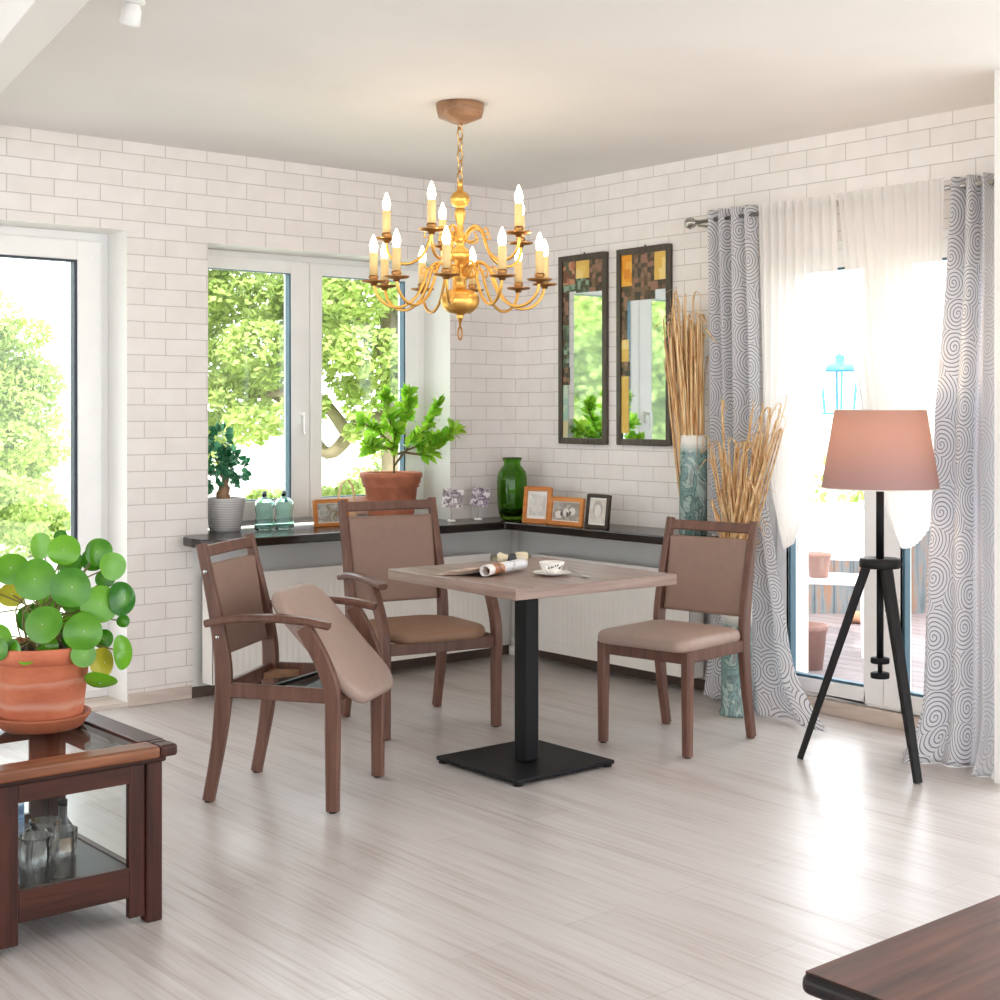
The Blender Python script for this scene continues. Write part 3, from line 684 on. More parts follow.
# tumblers and a bottle inside
gl = [(-3.79,-2.545,0.043,0.145),(-3.70,-2.50,0.042,0.135),(-3.70,-2.39,0.042,0.135),(-3.80,-2.43,0.043,0.14)]
lab = ['clear tumbler at the left front inside the glass side table','clear tumbler in the front middle inside the glass side table','clear tumbler second from the dark bottle inside the glass side table','clear tumbler behind the front ones inside the glass side table']
for (x, y, r, h), lb in zip(gl, lab):
    o = MB().lathe([(0.0,0.0),(r*0.85,0.0),(r,h),(r-0.003,h),(r*0.85-0.003,0.008),(0.0,0.008)], 28, c=(x,y,0.1125), cap=False, rib=lambda a, z: 0.02*math.cos(10*a) if z < 0.11 else 0).build('tumbler', M['clear_glass']); tag(o, lb, 'glass', 'tumblers in the side table')
t = thing('bottle', 'small dark bottle with a tan label among the tumblers in the side table', 'bottle', (-3.625,-2.33,0.1125))
MB().lathe([(0,0),(0.03,0),(0.032,0.01),(0.032,0.085),(0.012,0.115),(0.012,0.15),(0,0.15)], 24).build('body', plain('dark_bottle', S(62,60,62), 0.15), t)
MB().lathe([(0.0326,0.025),(0.0326,0.065)], 24, cap=False).build('paper_label', plain('label_tan', S(206,160,110), 0.5), t)
MB().lathe([(0,0.15),(0.013,0.15),(0.013,0.165),(0,0.165)], 16).build('cap', M['black_metal'], t)
t = thing('blue_box', 'blue and white patterned box inside the glass side table', 'box', (-3.80,-2.13,0.1125), 0.1)
n = NT('blue_cloth'); n.link(n.ramp(n.noise(n.coord((4,4,14)), 3, 3), [(0.35,S(62,92,130)),(0.5,S(120,160,196)),(0.62,S(206,222,232))]), n.p.inputs['Base Color'])
MB().box(-0.10,0.13,-0.05,0.05,0,0.205).build('body', n.m, t, bevel=0.01)
MB().box(-0.103,0.133,-0.053,0.053,0.19,0.225).build('lid', n.m, t, bevel=0.008)

# ================================================================== BROWN TABLE AT THE RIGHT FRONT
t = thing('coffee_table', 'low rosewood coffee table with dark rounded edge in the right foreground', 'coffee table', (0,0,0))
X0, X1, Y0, Y1 = -3.39, -2.35, -5.45, -4.70
MB().box(X0+0.012, X1-0.012, Y0+0.012, Y1-0.004, 0.435, 0.4506).build('tabletop', M['bench_wood'], t)
MB().box(X0, X1, Y0, Y1, 0.415, 0.4495).build('rounded_edge', M['bench_dark'], t, bevel=0.014, segs=4)
b = MB(); b.box(X0+0.05, X1-0.05, Y0+0.05, Y0+0.07, 0.33, 0.415); b.box(X0+0.05, X1-0.05, Y1-0.07, Y1-0.05, 0.33, 0.415); b.box(X0+0.05, X0+0.07, Y0+0.07, Y1-0.07, 0.33, 0.415); b.box(X1-0.07, X1-0.05, Y0+0.07, Y1-0.07, 0.33, 0.415)
b.build('apron', M['bench_dark'], t)
for x in (X0+0.03, X1-0.09):
    for y in (Y0+0.03, Y1-0.09):
        MB().box(x, x+0.06, y, y+0.06, 0, 0.415).build('leg', M['bench_dark'], t, bevel=0.005)

# ================================================================== helpers for plants and cloth
def leaf_mat(name, lo, hi, trans=0.35, rough=0.35, scale=6):
    n = NT(name); k = n.math('ADD', n.math('MULTIPLY', n.noise(n.coord(), scale, 3), 0.4), n.math('ADD', n.math('MULTIPLY', n.node('ShaderNodeNewGeometry').outputs['Random Per Island'], 0.5), 0.05))
    c = n.ramp(k, [(0.28, lo), (0.72, hi)])
    n.set(Roughness=rough); n.link(c, n.p.inputs['Base Color'])
    tl = n.node('ShaderNodeBsdfTranslucent'); n.link(c, tl.inputs[0])
    mx = n.node('ShaderNodeMixShader'); mx.inputs[0].default_value = trans
    n.link(n.p.outputs[0], mx.inputs[1]); n.link(tl.outputs[0], mx.inputs[2]); n.link(mx.outputs[0], n.out.inputs[0])
    return n.m
def leaf(mb, p, d, up, L, W, fold=0.25, mi=0):
    d = d.normalized(); s = d.cross(up); s = s.normalized() if s.length > 1e-4 else d.orthogonal().normalized(); nn = s.cross(d)
    m = [p, p+d*L*0.35+nn*L*0.05, p+d*L*0.7+nn*L*0.04, p+d*L-nn*L*0.06]
    lf = [p+d*L*0.3+s*W*0.45+nn*W*fold, p+d*L*0.65+s*W*0.42+nn*W*fold]
    rt = [p+d*L*0.3-s*W*0.45+nn*W*fold, p+d*L*0.65-s*W*0.42+nn*W*fold]
    mb.add(m+lf+rt, [(0,1,4),(1,2,5,4),(2,3,5),(0,6,1),(1,6,7,2),(2,7,3)], True, mi)
rnd = random.Random(11)
def rv(): 
    while True:
        v = Vector((rnd.uniform(-1,1), rnd.uniform(-1,1), rnd.uniform(-1,1)))
        if 0.05 < v.length < 1: return v.normalized()
def cloth_mat(name, base, line, lines=True, trans=0.42):
    n = NT(name); n.set(Roughness=0.75); n.p.inputs['Specular IOR Level'].default_value = 0.25
    if lines:
        tc = n.node('ShaderNodeTexCoord'); mp = n.node('ShaderNodeMapping'); n.link(tc.outputs['UV'], mp.inputs[0])
        vo = n.node('ShaderNodeTexVoronoi', voronoi_dimensions='2D'); vo.inputs['Scale'].default_value = 6.6; vo.inputs['Randomness'].default_value = 0.75
        n.link(mp.outputs[0], vo.inputs['Vector'])
        # position inside the cell -> spiral: distance + turn
        sub = n.node('ShaderNodeVectorMath', operation='SUBTRACT')
        n.link(mp.outputs[0], sub.inputs[0])
        n.link(vo.outputs['Position'], sub.inputs[1])
        sp = n.node('ShaderNodeSeparateXYZ'); n.link(sub.outputs[0], sp.inputs[0])
        turn = n.math('DIVIDE', n.math('ARCTAN2', sp.outputs[1], sp.outputs[0]), 2*PI)
        ln = n.node('ShaderNodeVectorMath', operation='LENGTH'); n.link(sub.outputs[0], ln.inputs[0])
        ring = n.math('ADD', n.math('MULTIPLY', ln.outputs['Value'], 62.0), turn)
        wob = n.math('MULTIPLY', n.noise(mp.outputs[0], 9, 2), 1.2)
        fr = n.math('FRACT', n.math('ADD', ring, wob))
        dd = n.math('ABSOLUTE', n.math('SUBTRACT', fr, 0.5))
        c = n.ramp(dd, [(0.08, line), (0.17, base)])
        n.link(c, n.p.inputs['Base Color'])
        src = c
    else:
        src = n.ramp(n.noise(n.coord(), 40, 2), [(0.3, base), (0.7, tuple(min(1,x*1.03) for x in base[:3])+(1,))]); n.link(src, n.p.inputs['Base Color'])
    tl = n.node('ShaderNodeBsdfTranslucent'); n.link(src, tl.inputs[0])
    mx = n.node('ShaderNodeMixShader'); mx.inputs[0].default_value = trans
    n.link(n.p.outputs[0], mx.inputs[1]); n.link(tl.outputs[0], mx.inputs[2]); n.link(mx.outputs[0], n.out.inputs[0])
    return n.m
M['curtain'] = cloth_mat('spiral_curtain', S(240,240,243), S(146,142,145))
M['curtain_soft'] = cloth_mat('spiral_curtain_reverse', S(240,240,244), S(206,206,210))
n = NT('sheer_voile')
tr = n.node('ShaderNodeBsdfTransparent'); tr.inputs[0].default_value = (1,1,1,1)
tl = n.node('ShaderNodeBsdfTranslucent'); tl.inputs[0].default_value = S(250,248,246)
df = n.node('ShaderNodeBsdfDiffuse'); df.inputs[0].default_value = S(250,247,244)
m1 = n.node('ShaderNodeMixShader'); m1.inputs[0].default_value = 0.5; n.link(tl.outputs[0], m1.inputs[1]); n.link(df.outputs[0], m1.inputs[2])
lw = n.node('ShaderNodeLayerWeight'); lw.inputs[0].default_value = 0.35
m2 = n.node('ShaderNodeMixShader'); n.link(n.math('ADD', n.math('MULTIPLY', lw.outputs['Facing'], 0.08), 0.90), m2.inputs[0])
n.link(tr.outputs[0], m2.inputs[1]); n.link(m1.outputs[0], m2.inputs[2]); n.link(m2.outputs[0], n.out.inputs[0])
M['sheer'] = n.m
def lerp(tab, t):
    for (a, x), (b, y) in zip(tab, tab[1:]):
        if t <= b:
            k = (t-a)/(b-a) if b > a else 0; return x+(y-x)*k
    return tab[-1][1]

# ================================================================== CURTAINS
t = thing('curtain_rod', 'steel curtain rod across the top of the patio door', 'curtain rod', (0,0,0))
MB().tube([(-0.10,-1.46,2.267),(-0.10,-3.05,2.267)], 0.010, 12).build('pole', M['steel'], t)
MB().tube([(-0.052,-1.78,2.292),(-0.052,-2.83,2.292)], 0.006, 10).build('sheer_track', M['pvc'], t)
for y, s in ((-1.46,1),(-3.05,-1)):
    Mx = Matrix.Translation((-0.10,y,2.267)) @ Matrix.Rotation(-s*PI/2, 4, 'X')
    MB().lathe([(0,0),(0.012,0.0),(0.014,0.008),(0.012,0.012),(0.024,0.022),(0.029,0.038),(0.024,0.054),(0.010,0.062),(0,0.063)], 24, M=Mx, rib=lambda a, z: 0.05*math.cos(8*a)).build('finial', M['steel'], t)
for y in (-1.475,-3.045):
    MB().tube([(-0.0005,y,2.25),(-0.10,y,2.25),(-0.10,y,2.257)], 0.006, 8).box(-0.008,-0.0005,y-0.015,y+0.015,2.22,2.29).build('bracket', M['steel'], t)

def curtain(fn, uvw, uvh, name, mat, label=None, parent=None, nu=110, nv=90, group=None):
    o = MB().grid(fn, nu, nv, uvfn=lambda u, v: (u*uvw, (1-v)*uvh)).build(name, mat, parent)
    m_ = o.modifiers.new('S', 'SOLIDIFY'); m_.thickness = 0.0015; m_.offset = 0
    if label: tag(o, label, 'curtain', group)
    return o
ZT = 2.30
def cl(u, v):
    z = ZT*(1-v) + 0.012
    yr = lerp([(0,-1.815),(0.45,-1.84),(0.62,-1.90),(0.80,-1.99),(0.92,-2.06),(1,-2.15)], v)
    yl = lerp([(0,-1.515),(0.5,-1.53),(1,-1.555)], v)
    y = yl + (yr-yl)*(u + 0.018*math.sin(4*PI*u*2))
    amp = 0.034*(1-0.35*v)
    x = -0.10 + amp*math.sin(2*PI*4.0*u + 0.6) + 0.012*math.sin(2*PI*2.3*u+3*v)
    if v > 0.80:
        k = (v-0.80)/0.20; x -= (0.05+0.20*u**1.5)*k**1.8; x += 0.02*k*math.sin(9*u+5*v)
        y -= 0.26*u**3*k**2.5
        if k > 0.6: z = max(0.006+0.012*abs(math.sin(7*u+2)), z-0.00)
    x = min(x, -0.036)
    return Vector((x, y, z))
curtain(cl, 1.05, 2.30, 'patterned_curtain', M['curtain'], 'grey spiral-patterned curtain behind the dried grasses, trailing on the floor', group=None)
def cr(u, v):
    z = ZT*(1-v) + 0.002
    yl = lerp([(0,-2.845),(0.4,-2.80),(0.7,-2.82),(1,-2.87)], v); yr = lerp([(0,-3.045),(0.5,-3.10),(1,-3.235)], v)
    y = yl + (yr-yl)*(u + 0.02*math.sin(4*PI*u*2))
    x = -0.10 + 0.036*math.sin(2*PI*3.0*u + 1.2) - 0.27*v**1.6
    if v > 0.9:
        k = (v-0.9)/0.1; x -= 0.05*k*k*(1+math.sin(8*u)); y += 0.05*(1-u)**3*k*k
        z = max(z, 0.002)
    return Vector((min(x,-0.045), y, z))
rc = curtain(lambda u, v: cr(u*0.64, v), 0.56, 2.30, 'patterned_curtain', M['curtain'], 'grey spiral-patterned curtain at the right beside the floor lamp')
curtain(lambda u, v: cr(0.64+u*0.36, v), 0.32, 2.30, 'reverse_side', M['curtain_soft'], None, rc, nu=60)
rc.children[0]['label'] = 'paler reverse side of the cloth'
def shl(u, v):
    z = 2.305 - v*1.57
    yl = lerp([(0,-1.825),(0.6,-1.845),(0.85,-1.89),(1,-1.955)], v); yr = lerp([(0,-2.258),(0.2,-2.262),(0.36,-2.235),(0.56,-2.17),(0.75,-2.11),(0.9,-2.06),(1,-2.01)], v)
    y = yl + (yr-yl)*u
    return Vector((-0.129 + (0.014+0.016*v)*(1-0.6*max(0,v-0.6)/0.4)*0.8*math.sin(2*PI*9*u+1.5*math.sin(3*u)) + 0.02*v, y-0.045, z + 0.08*(1-u)*v*v*0 + 0.05*u*max(0,v-0.9)*10*0.6))
def shr(u, v):
    z = 2.305 - v*1.55
    yl = lerp([(0,-2.268),(0.2,-2.30),(0.44,-2.33),(0.62,-2.375),(0.8,-2.46),(0.9,-2.51),(1,-2.575)], v); yr = lerp([(0,-2.80),(0.6,-2.77),(1,-2.735)], v)
    y = yl + (yr-yl)*u
    zz = z + max(0, v-0.75)*4*(0.16*u*u + 0.03*(1-u))
    return Vector((-0.129 + (0.014+0.014*v)*(1-0.85*max(0,v-0.6)/0.4)*0.8*math.sin(2*PI*10*u+1.2*math.sin(4*u)) + 0.02*v, y-0.045, zz))
for fn, lb in ((shl,'white sheer curtain tied back towards the dried grasses'),(shr,'white sheer curtain hanging behind the floor lamp')):
    o = MB().grid(fn, 150, 60).build('sheer_curtain', M['sheer']); tag(o, lb, 'curtain', None)

# ================================================================== MIRRORS
def mosaic(name, cols, scale):
    n = NT(name); n.set(Roughness=0.25)
    v = n.node('ShaderNodeTexVoronoi', distance='CHEBYCHEV'); v.inputs['Scale'].default_value = scale; v.inputs['Randomness'].default_value = 0.55
    n.link(n.coord(), v.inputs['Vector'])
    sp = n.node('ShaderNodeSeparateXYZ'); n.link(v.outputs['Color'], sp.inputs[0])
    k = len(cols); n.link(n.ramp(sp.outputs[0], [(i/k, c) for i, c in enumerate(cols)], 'CONSTANT'), n.p.inputs['Base Color'])
    return n.m
mz = {'brown': mosaic('brown_mosaic', [S(92,72,54),S(122,98,74),S(70,66,52),S(150,112,92)], 42),
      'orange': mosaic('orange_glass', [S(236,160,40),S(244,180,70),S(226,142,44)], 20),
      'yellow': mosaic('yellow_glass', [S(238,204,110),S(232,190,96),S(244,216,140)], 18),
      'green': mosaic('green_brown_mosaic', [S(104,124,96),S(78,92,74),S(142,164,140),S(92,76,58)], 46),
      'rose': mosaic('rose_mosaic', [S(172,110,84),S(120,84,62),S(196,140,104),S(92,96,70)], 44),
      'pale': mosaic('pale_green_glass', [S(170,204,184),S(198,216,190),S(214,206,160)], 24)}
def mirror(y0, y1, label, tiles):
    t = thing('wall_mirror', label, 'mirror', (0,(y0+y1)/2,1.69)); w = abs(y1-y0)/2; h = 0.505; f = 0.032
    b = MB(); b.box(-0.022,-0.001,-w,-w+f,-h,h); b.box(-0.022,-0.001,w-f,w,-h,h); b.box(-0.022,-0.001,-w+f,w-f,h-f,h); b.box(-0.022,-0.001,-w+f,w-f,-h,-h+f)
    b.build('frame', M['mirror_frame'], t, bevel=0.003)
    MB().box(-0.011,-0.001,-w+f,w-f,-h+f,h-f).build('mirror_pane', M['mirror'], t)
    for m, a0, a1, b0, b1 in tiles:     # fractions: across from the left edge as seen, down from the top
        W2, H2 = 2*(w-f), 2*(h-f)
        ya, yb_ = (w-f)-a1*W2, (w-f)-a0*W2; za, zb = (h-f)-b1*H2, (h-f)-b0*H2
        MB().box(-0.0145,-0.0112,ya,yb_,za,zb).build('mosaic_panel', mz[m], t)
    MB().box(-0.004,-0.001,-0.004,0.004,h,h+0.012).build('hanger', M['bench_dark'], t)
mirror(-0.754,-0.38,'tall mirror nearer the room corner with dark frame and rose and green mosaic top',
  [('rose',0.0,0.32,0.0,0.13),('yellow',0.33,0.66,0.0,0.10),('brown',0.67,1.0,0.0,0.13),('green',0.0,0.32,0.13,0.17),('green',0.33,0.66,0.10,0.18),('brown',0.67,1.0,0.13,0.18),
   ('brown',0.0,0.14,0.17,0.36),('green',0.0,0.14,0.36,0.60),('brown',0.0,0.16,0.60,0.70),('pale',0.0,0.12,0.70,1.0)])
mirror(-1.212,-0.829,'tall mirror beside the dried grass with dark frame and orange mosaic top',
  [('orange',0.0,0.24,0.0,0.17),('brown',0.24,0.74,0.0,0.17),('yellow',0.74,1.0,0.0,0.15),('brown',0.74,1.0,0.15,0.20),('brown',0.0,0.74,0.17,0.25),('brown',0.0,0.12,0.25,0.46),('yellow',0.0,0.16,0.46,0.58),('brown',0.0,0.18,0.58,0.66),('yellow',0.0,0.16,0.66,0.97)])

# ================================================================== THINGS ON THE SILL (top at 0.77)
SZ = 0.7705
# grey pot with ginseng ficus
t = thing('potted_ficus', 'small ficus with thick trunk in a ribbed grey pot at the left sill end', 'potted plant', (-1.785,0.095,SZ))
MB().lathe([(0,0),(0.070,0),(0.075,0.004),(0.101,0.158),(0.103,0.165),(0.095,0.165),(0.092,0.15),(0,0.148)], 48).build('pot', None or (lambda n: (n.set(Roughness=0.45), n.link(n.ramp(n.math('FRACT', n.math('MULTIPLY', n.node('ShaderNodeSeparateXYZ').outputs[2], 1)), [(0,S(172,168,166))]), n.p.inputs['Base Color']), n.m)[2])(NT('tmp_pot')), t)
pot = t.children[0]; pot.data.materials.clear()
n = NT('ribbed_grey_glaze'); n.set(Roughness=0.42); sp_ = n.node('ShaderNodeSeparateXYZ'); tc = n.node('ShaderNodeTexCoord'); n.link(tc.outputs['Object'], sp_.inputs[0])
fr = n.math('ABSOLUTE', n.math('SUBTRACT', n.math('FRACT', n.math('MULTIPLY', sp_.outputs[2], 85)), 0.5))
n.link(n.ramp(fr, [(0.05,S(186,181,180)),(0.3,S(214,210,208))]), n.p.inputs['Base Color']); n.bump(fr, 0.5, 0.004); pot.data.materials.append(n.m)
MB().lathe([(0,0.151),(0.093,0.151)], 24, cap=False).build('soil', M['soil'], t)
b = MB(); b.tube(spline([(0.0,0,0.14),(-0.012,0.0,0.18),(-0.004,0.0,0.21),(0.0,0,0.26),(-0.01,0,0.31)], 5), [0.032]*3+[0.034]*4+[0.028]*5+[0.016]*4+[0.010]*5, 10)
for e in ((0.05,0.02,0.29),(-0.07,0.0,0.30),(-0.02,-0.03,0.40),(-0.05,0.01,0.36)): b.tube(spline([(0,0,0.24),(e[0]*.4,e[1]*.4,(0.24+e[2])/2+0.01),e], 4), 0.005, 6)
b.build('trunk', wood('ficus_bark', S(140,104,78), S(178,140,108), 'Z', 30), t)
b = MB()
for c, r, k in (((-0.03,-0.01,0.455),0.048,38),((-0.065,-0.02,0.36),0.062,52),((-0.02,-0.03,0.33),0.05,36),((0.062,0.0,0.30),0.05,42),((-0.07,0.0,0.27),0.05,36),((0.03,-0.02,0.36),0.03,12),((0.0,-0.04,0.24),0.03,10)):
    for _ in range(k):
        d_ = rv(); p = Vector(c)+d_*r*rnd.uniform(.5,1); leaf(b, p, d_+Vector((0,0,0.3)), rv(), rnd.uniform(.036,.052), rnd.uniform(.028,.038))
b.build('foliage', leaf_mat('ficus_leaves', S(24,96,58), S(104,172,132), 0.3, 0.22, 20), t)
# teal bottles
for x, y, lb in ((-1.603,0.03,'wavy teal glass bottle nearer the grey pot on the sill'),(-1.503,0.01,'wavy teal glass bottle nearer the orange frame on the sill')):
    t = thing('glass_bottle', lb, 'bottle', (x,y,SZ), 0, 'teal bottles on the sill')
    wob = lambda a, z: 0.10*math.cos(4*a+PI/4)+0.05*math.cos(2*a+z*40)
    MB().lathe([(0,0.0),(0.036,0.0),(0.044,0.006),(0.046,0.03),(0.040,0.06),(0.042,0.085),(0.046,0.11),(0.043,0.14),(0.030,0.155),(0.013,0.162),(0.011,0.178),(0.009,0.178),(0.010,0.16),(0.026,0.150),(0.039,0.136),(0.041,0.11),(0.037,0.085),(0.035,0.06),(0.040,0.03),(0.038,0.012),(0.0,0.010)], 40, rib=wob).build('body', M['teal_glass'], t)
    MB().lathe([(0,0.176),(0.010,0.176),(0.012,0.184),(0.009,0.192),(0,0.194)], 18).build('stopper', plain('grey_stopper', S(110,124,128), 0.4), t)
# picture frames
def photo_mat(name, stops, scale, dist=1.5):
    n = NT(name); n.set(Roughness=0.2)
    n.link(n.ramp(n.noise(n.coord((1,1,1)), scale, 3, .5, dist), stops), n.p.inputs['Base Color']); return n.m
def pframe(label, loc, rz, w, h, fw, mat, photo, mat_border=0.014, tilt=0.12, art=None):
    """front faces local -y, leaning back"""
    t = thing('picture_frame', label, 'picture frame', loc, rz)
    Mx = Matrix.Rotation(-tilt, 4, 'X')
    b = MB()
    for a in ((-w/2,-w/2+fw,0,h),(w/2-fw,w/2,0,h),(-w/2+fw,w/2-fw,0,fw),(-w/2+fw,w/2-fw,h-fw,h)): b.box(a[0],a[1],-0.009,0.009,a[2],a[3],Mx)
    b.build('frame', mat, t, bevel=0.002)
    MB().box(-w/2+fw,w/2-fw,-0.001,0.004,fw,h-fw,Mx).build('mount', M['porcelain'], t)
    m = mat_border
    ph = MB().box(-w/2+fw+m,w/2-fw-m,-0.0025,-0.001,fw+m,h-fw-m,Mx).build('photo', photo, t)
    if art: art(t, Mx, w, h)
    MB().box(-0.02,0.02,0.0,0.003,0.0,h*0.62,Matrix.Translation((0,h*0.29,0.001)) @ Matrix.Rotation(0.34, 4, 'X')).build('stand', M['dark_frame'], t)
    return t
land = photo_mat('landscape_photo', [(0.35,S(150,130,104)),(0.48,S(176,176,168)),(0.6,S(206,206,202)),(0.7,S(224,176,150))], 22)
pframe('orange wooden landscape frame on the sill left of the taller armchair', (-1.20,0.04,SZ), 0.0, 0.21, 0.135, 0.017, M['orange_wood'], land, 0.004)
def blob(mb, c, rx, rz, Mx, y=-0.0032, k=20):
    mb.add([Mx @ Vector((c[0]+rx*math.cos(2*PI*i/k), y, c[1]+rz*math.sin(2*PI*i/k))) for i in range(k)], [tuple(range(k))])
sep = plain('sepia_print', S(176,168,162), 0.3, var=0.2, scale=60); paleskin = plain('pale_print', S(226,218,212), 0.3, var=0.05, scale=30); darkp = plain('dark_print', S(84,76,74), 0.3, var=0.2, scale=40)
def art1(t, Mx, w, h):
    b = MB(); blob(b,(0.012,0.118),0.026,0.022,Mx,-0.0030); blob(b,(0.0,0.075),0.036,0.022,Mx,-0.0030); b.build('portrait', paleskin, t)
def art2(t, Mx, w, h):
    b = MB(); blob(b,(-0.05,0.055),0.028,0.02,Mx); blob(b,(0.0,0.068),0.022,0.022,Mx); blob(b,(0.045,0.075),0.022,0.02,Mx); b.build('portrait', paleskin, t)
    b = MB(); blob(b,(-0.03,0.06),0.010,0.014,Mx,-0.0036); blob(b,(0.012,0.058),0.010,0.013,Mx,-0.0036); blob(b,(0.03,0.066),0.008,0.010,Mx,-0.0036); b.build('portrait_dark', darkp, t)  # second mesh: dark printed patches in the picture
def art3(t, Mx, w, h):
    b = MB(); blob(b,(0,0.098),0.034,0.042,Mx); b.build('portrait_hair', sep, t)
    b = MB(); blob(b,(0,0.088),0.023,0.032,Mx,-0.0037); b.build('portrait', paleskin, t)
grey = photo_mat('grey_photo', [(0.4,S(150,140,130)),(0.6,S(196,190,184))], 14)
RZ = -PI/2
pframe('upright orange wooden frame nearest the green vase', (-0.255,-0.468,SZ), RZ+0.25, 0.175, 0.19, 0.022, M['orange_wood'], photo_mat('pale_photo', [(0.4,S(214,210,206)),(0.6,S(238,236,232))], 14), 0.016, art=art1)
pframe('wide orange wooden frame between the upright orange and the dark frame', (-0.262,-0.702,SZ), RZ+0.05, 0.245, 0.145, 0.022, M['orange_wood'], grey, 0.004, art=art2)
pframe('dark brown picture frame at the right end of the row on the sill', (-0.258,-0.932,SZ), RZ+0.02, 0.162, 0.17, 0.017, M['dark_frame'], photo_mat('portrait_photo', [(0.4,S(214,204,198)),(0.6,S(232,226,220))], 12), 0.008, art=art3)
# pale wooden basket with arched handle
t = thing('basket', 'pale wooden basket with arched handle behind the taller armchair', 'basket', (-1.05,0.135,SZ))
MB().lathe([(0,0),(0.050,0),(0.058,0.07),(0.054,0.07),(0.047,0.006),(0,0.006)], 28, rib=lambda a, z: 0.02*math.cos(22*a)).build('bowl', plain('pale_wicker', S(222,194,160), 0.6), t)
MB().sweep([(-0.052*math.cos(PI*i/16),0,0.06+0.17*math.sin(PI*i/16)**0.7) for i in range(17)], (0.016,0.004), side=(0,1,0)).build('handle', plain('pale_wicker_handle', S(222,180,136), 0.5), t)
# lemon tree
t = thing('potted_lemon_tree', 'bright green lemon tree in a ridged terracotta pot on the sill', 'potted plant', (-0.835,0.035,SZ))
MB().lathe([(0,0),(0.112,0),(0.116,0.006),(0.128,0.09),(0.138,0.185),(0.150,0.192),(0.148,0.205),(0.155,0.212),(0.158,0.235),(0.166,0.243),(0.166,0.264),(0.158,0.268),(0.146,0.262),(0.14,0.24),(0,0.24)], 56).build('pot', M['terracotta_d'], t)
MB().lathe([(0,0.246),(0.142,0.246)], 24, cap=False).build('soil', M['soil'], t)
st = MB(); fo = MB()
br = [[(0.02,0,0.24),(0.02,0.0,0.40),(0.03,0.0,0.56)],[(0.02,0,0.30),(0.10,-0.02,0.40),(0.20,-0.04,0.50),(0.27,-0.05,0.62)],[(0.04,0,0.36),(0.15,-0.02,0.40),(0.27,-0.05,0.43),(0.37,-0.07,0.485)],[(0.02,0,0.40),(-0.08,0,0.48),(-0.17,0.02,0.53)],[(0.03,0,0.46),(-0.04,-0.02,0.58),(-0.06,-0.02,0.66)],[(0.03,0,0.50),(0.09,-0.02,0.60),(0.08,-0.03,0.68)],[(0.08,-0.02,0.37),(0.18,-0.05,0.36),(0.25,-0.07,0.40)],[(0.02,0,0.38),(-0.10,-0.02,0.41),(-0.16,-0.03,0.40)]]
for c in br:
    p = spline(c, 8); st.tube(p, [0.006*(1-0.6*i/len(p))+0.001 for i in range(len(p))], 6)
    for i, q in enumerate(p):
        if i < len(p)*0.30 and c[0][2] < 0.45: continue
        for _ in range(4):
            d_ = (rv()*0.9 + Vector((0,-0.15,0.35)) + (p[min(i+1,len(p)-1)]-p[max(i-1,0)]).normalized()*0.5)
            leaf(fo, q+rv()*0.012, d_, Vector((0,-0.6,0.8))+rv()*0.6, rnd.uniform(.06,.085), rnd.uniform(.034,.046), 0.10)
st.build('stem', plain('green_brown_stem', S(112,96,60), 0.6), t)
fo.build('foliage', leaf_mat('lemon_leaves', S(124,190,44), S(190,228,84), 0.55, 0.3, 14), t)
# photo clips
ph1 = photo_mat('mauve_photo', [(0.38,S(84,68,74)),(0.5,S(150,128,134)),(0.6,S(232,226,224))], 34); ph2 = photo_mat('purple_photo', [(0.38,S(96,72,92)),(0.5,S(160,136,156)),(0.58,S(236,230,232))], 40)
for loc, lb, ph, tl, w in (((-0.555,-0.125,SZ),'photo in a wire clip stand nearer the window reveal',ph1,0.12,0.115),((-0.365,-0.115,SZ),'photo in a wire clip stand nearer the green vase',ph2,0.25,0.10)):
    t = thing('photo_clip', lb, 'photo holder', loc, math.radians(-25), 'photo clips on the sill')
    MB().lathe([(0,0),(0.024,0),(0.024,0.008),(0.018,0.012),(0,0.012)], 24).build('base', M['porcelain'], t)
    MB().tube([(0,0,0.01),(0.002,0,0.05),(0.0,0,0.085)], 0.0014, 6).build('wire', M['steel'], t)
    MB().box(-w/2,w/2,-0.0008,0.0008,0.0,0.10,Matrix.Translation((0,-0.003,0.075)) @ Matrix.Rotation(tl, 4, 'Y')).build('photo', ph, t)
# green vase
vp = [(0,0.0),(0.048,0.0),(0.060,0.006),(0.072,0.035),(0.079,0.075),(0.082,0.13),(0.083,0.20),(0.082,0.235),(0.074,0.262),(0.058,0.283),(0.047,0.295),(0.045,0.312),(0.050,0.322),(0.054,0.330),(0.053,0.338),(0.047,0.338)]
vp += [(0.041,0.322),(0.041,0.297),(0.054,0.279),(0.069,0.257),(0.076,0.233),(0.077,0.13),(0.072,0.07),(0.060,0.03),(0,0.02)]
tag(MB().lathe(vp, 56, c=(-0.20,-0.205,SZ), rib=lambda a, z: 0.012*math.cos(12*a) if 0.03 < z < 0.25 else 0).build('vase', M['green_glass']), 'green glass vase in the corner of the sill', 'vase')

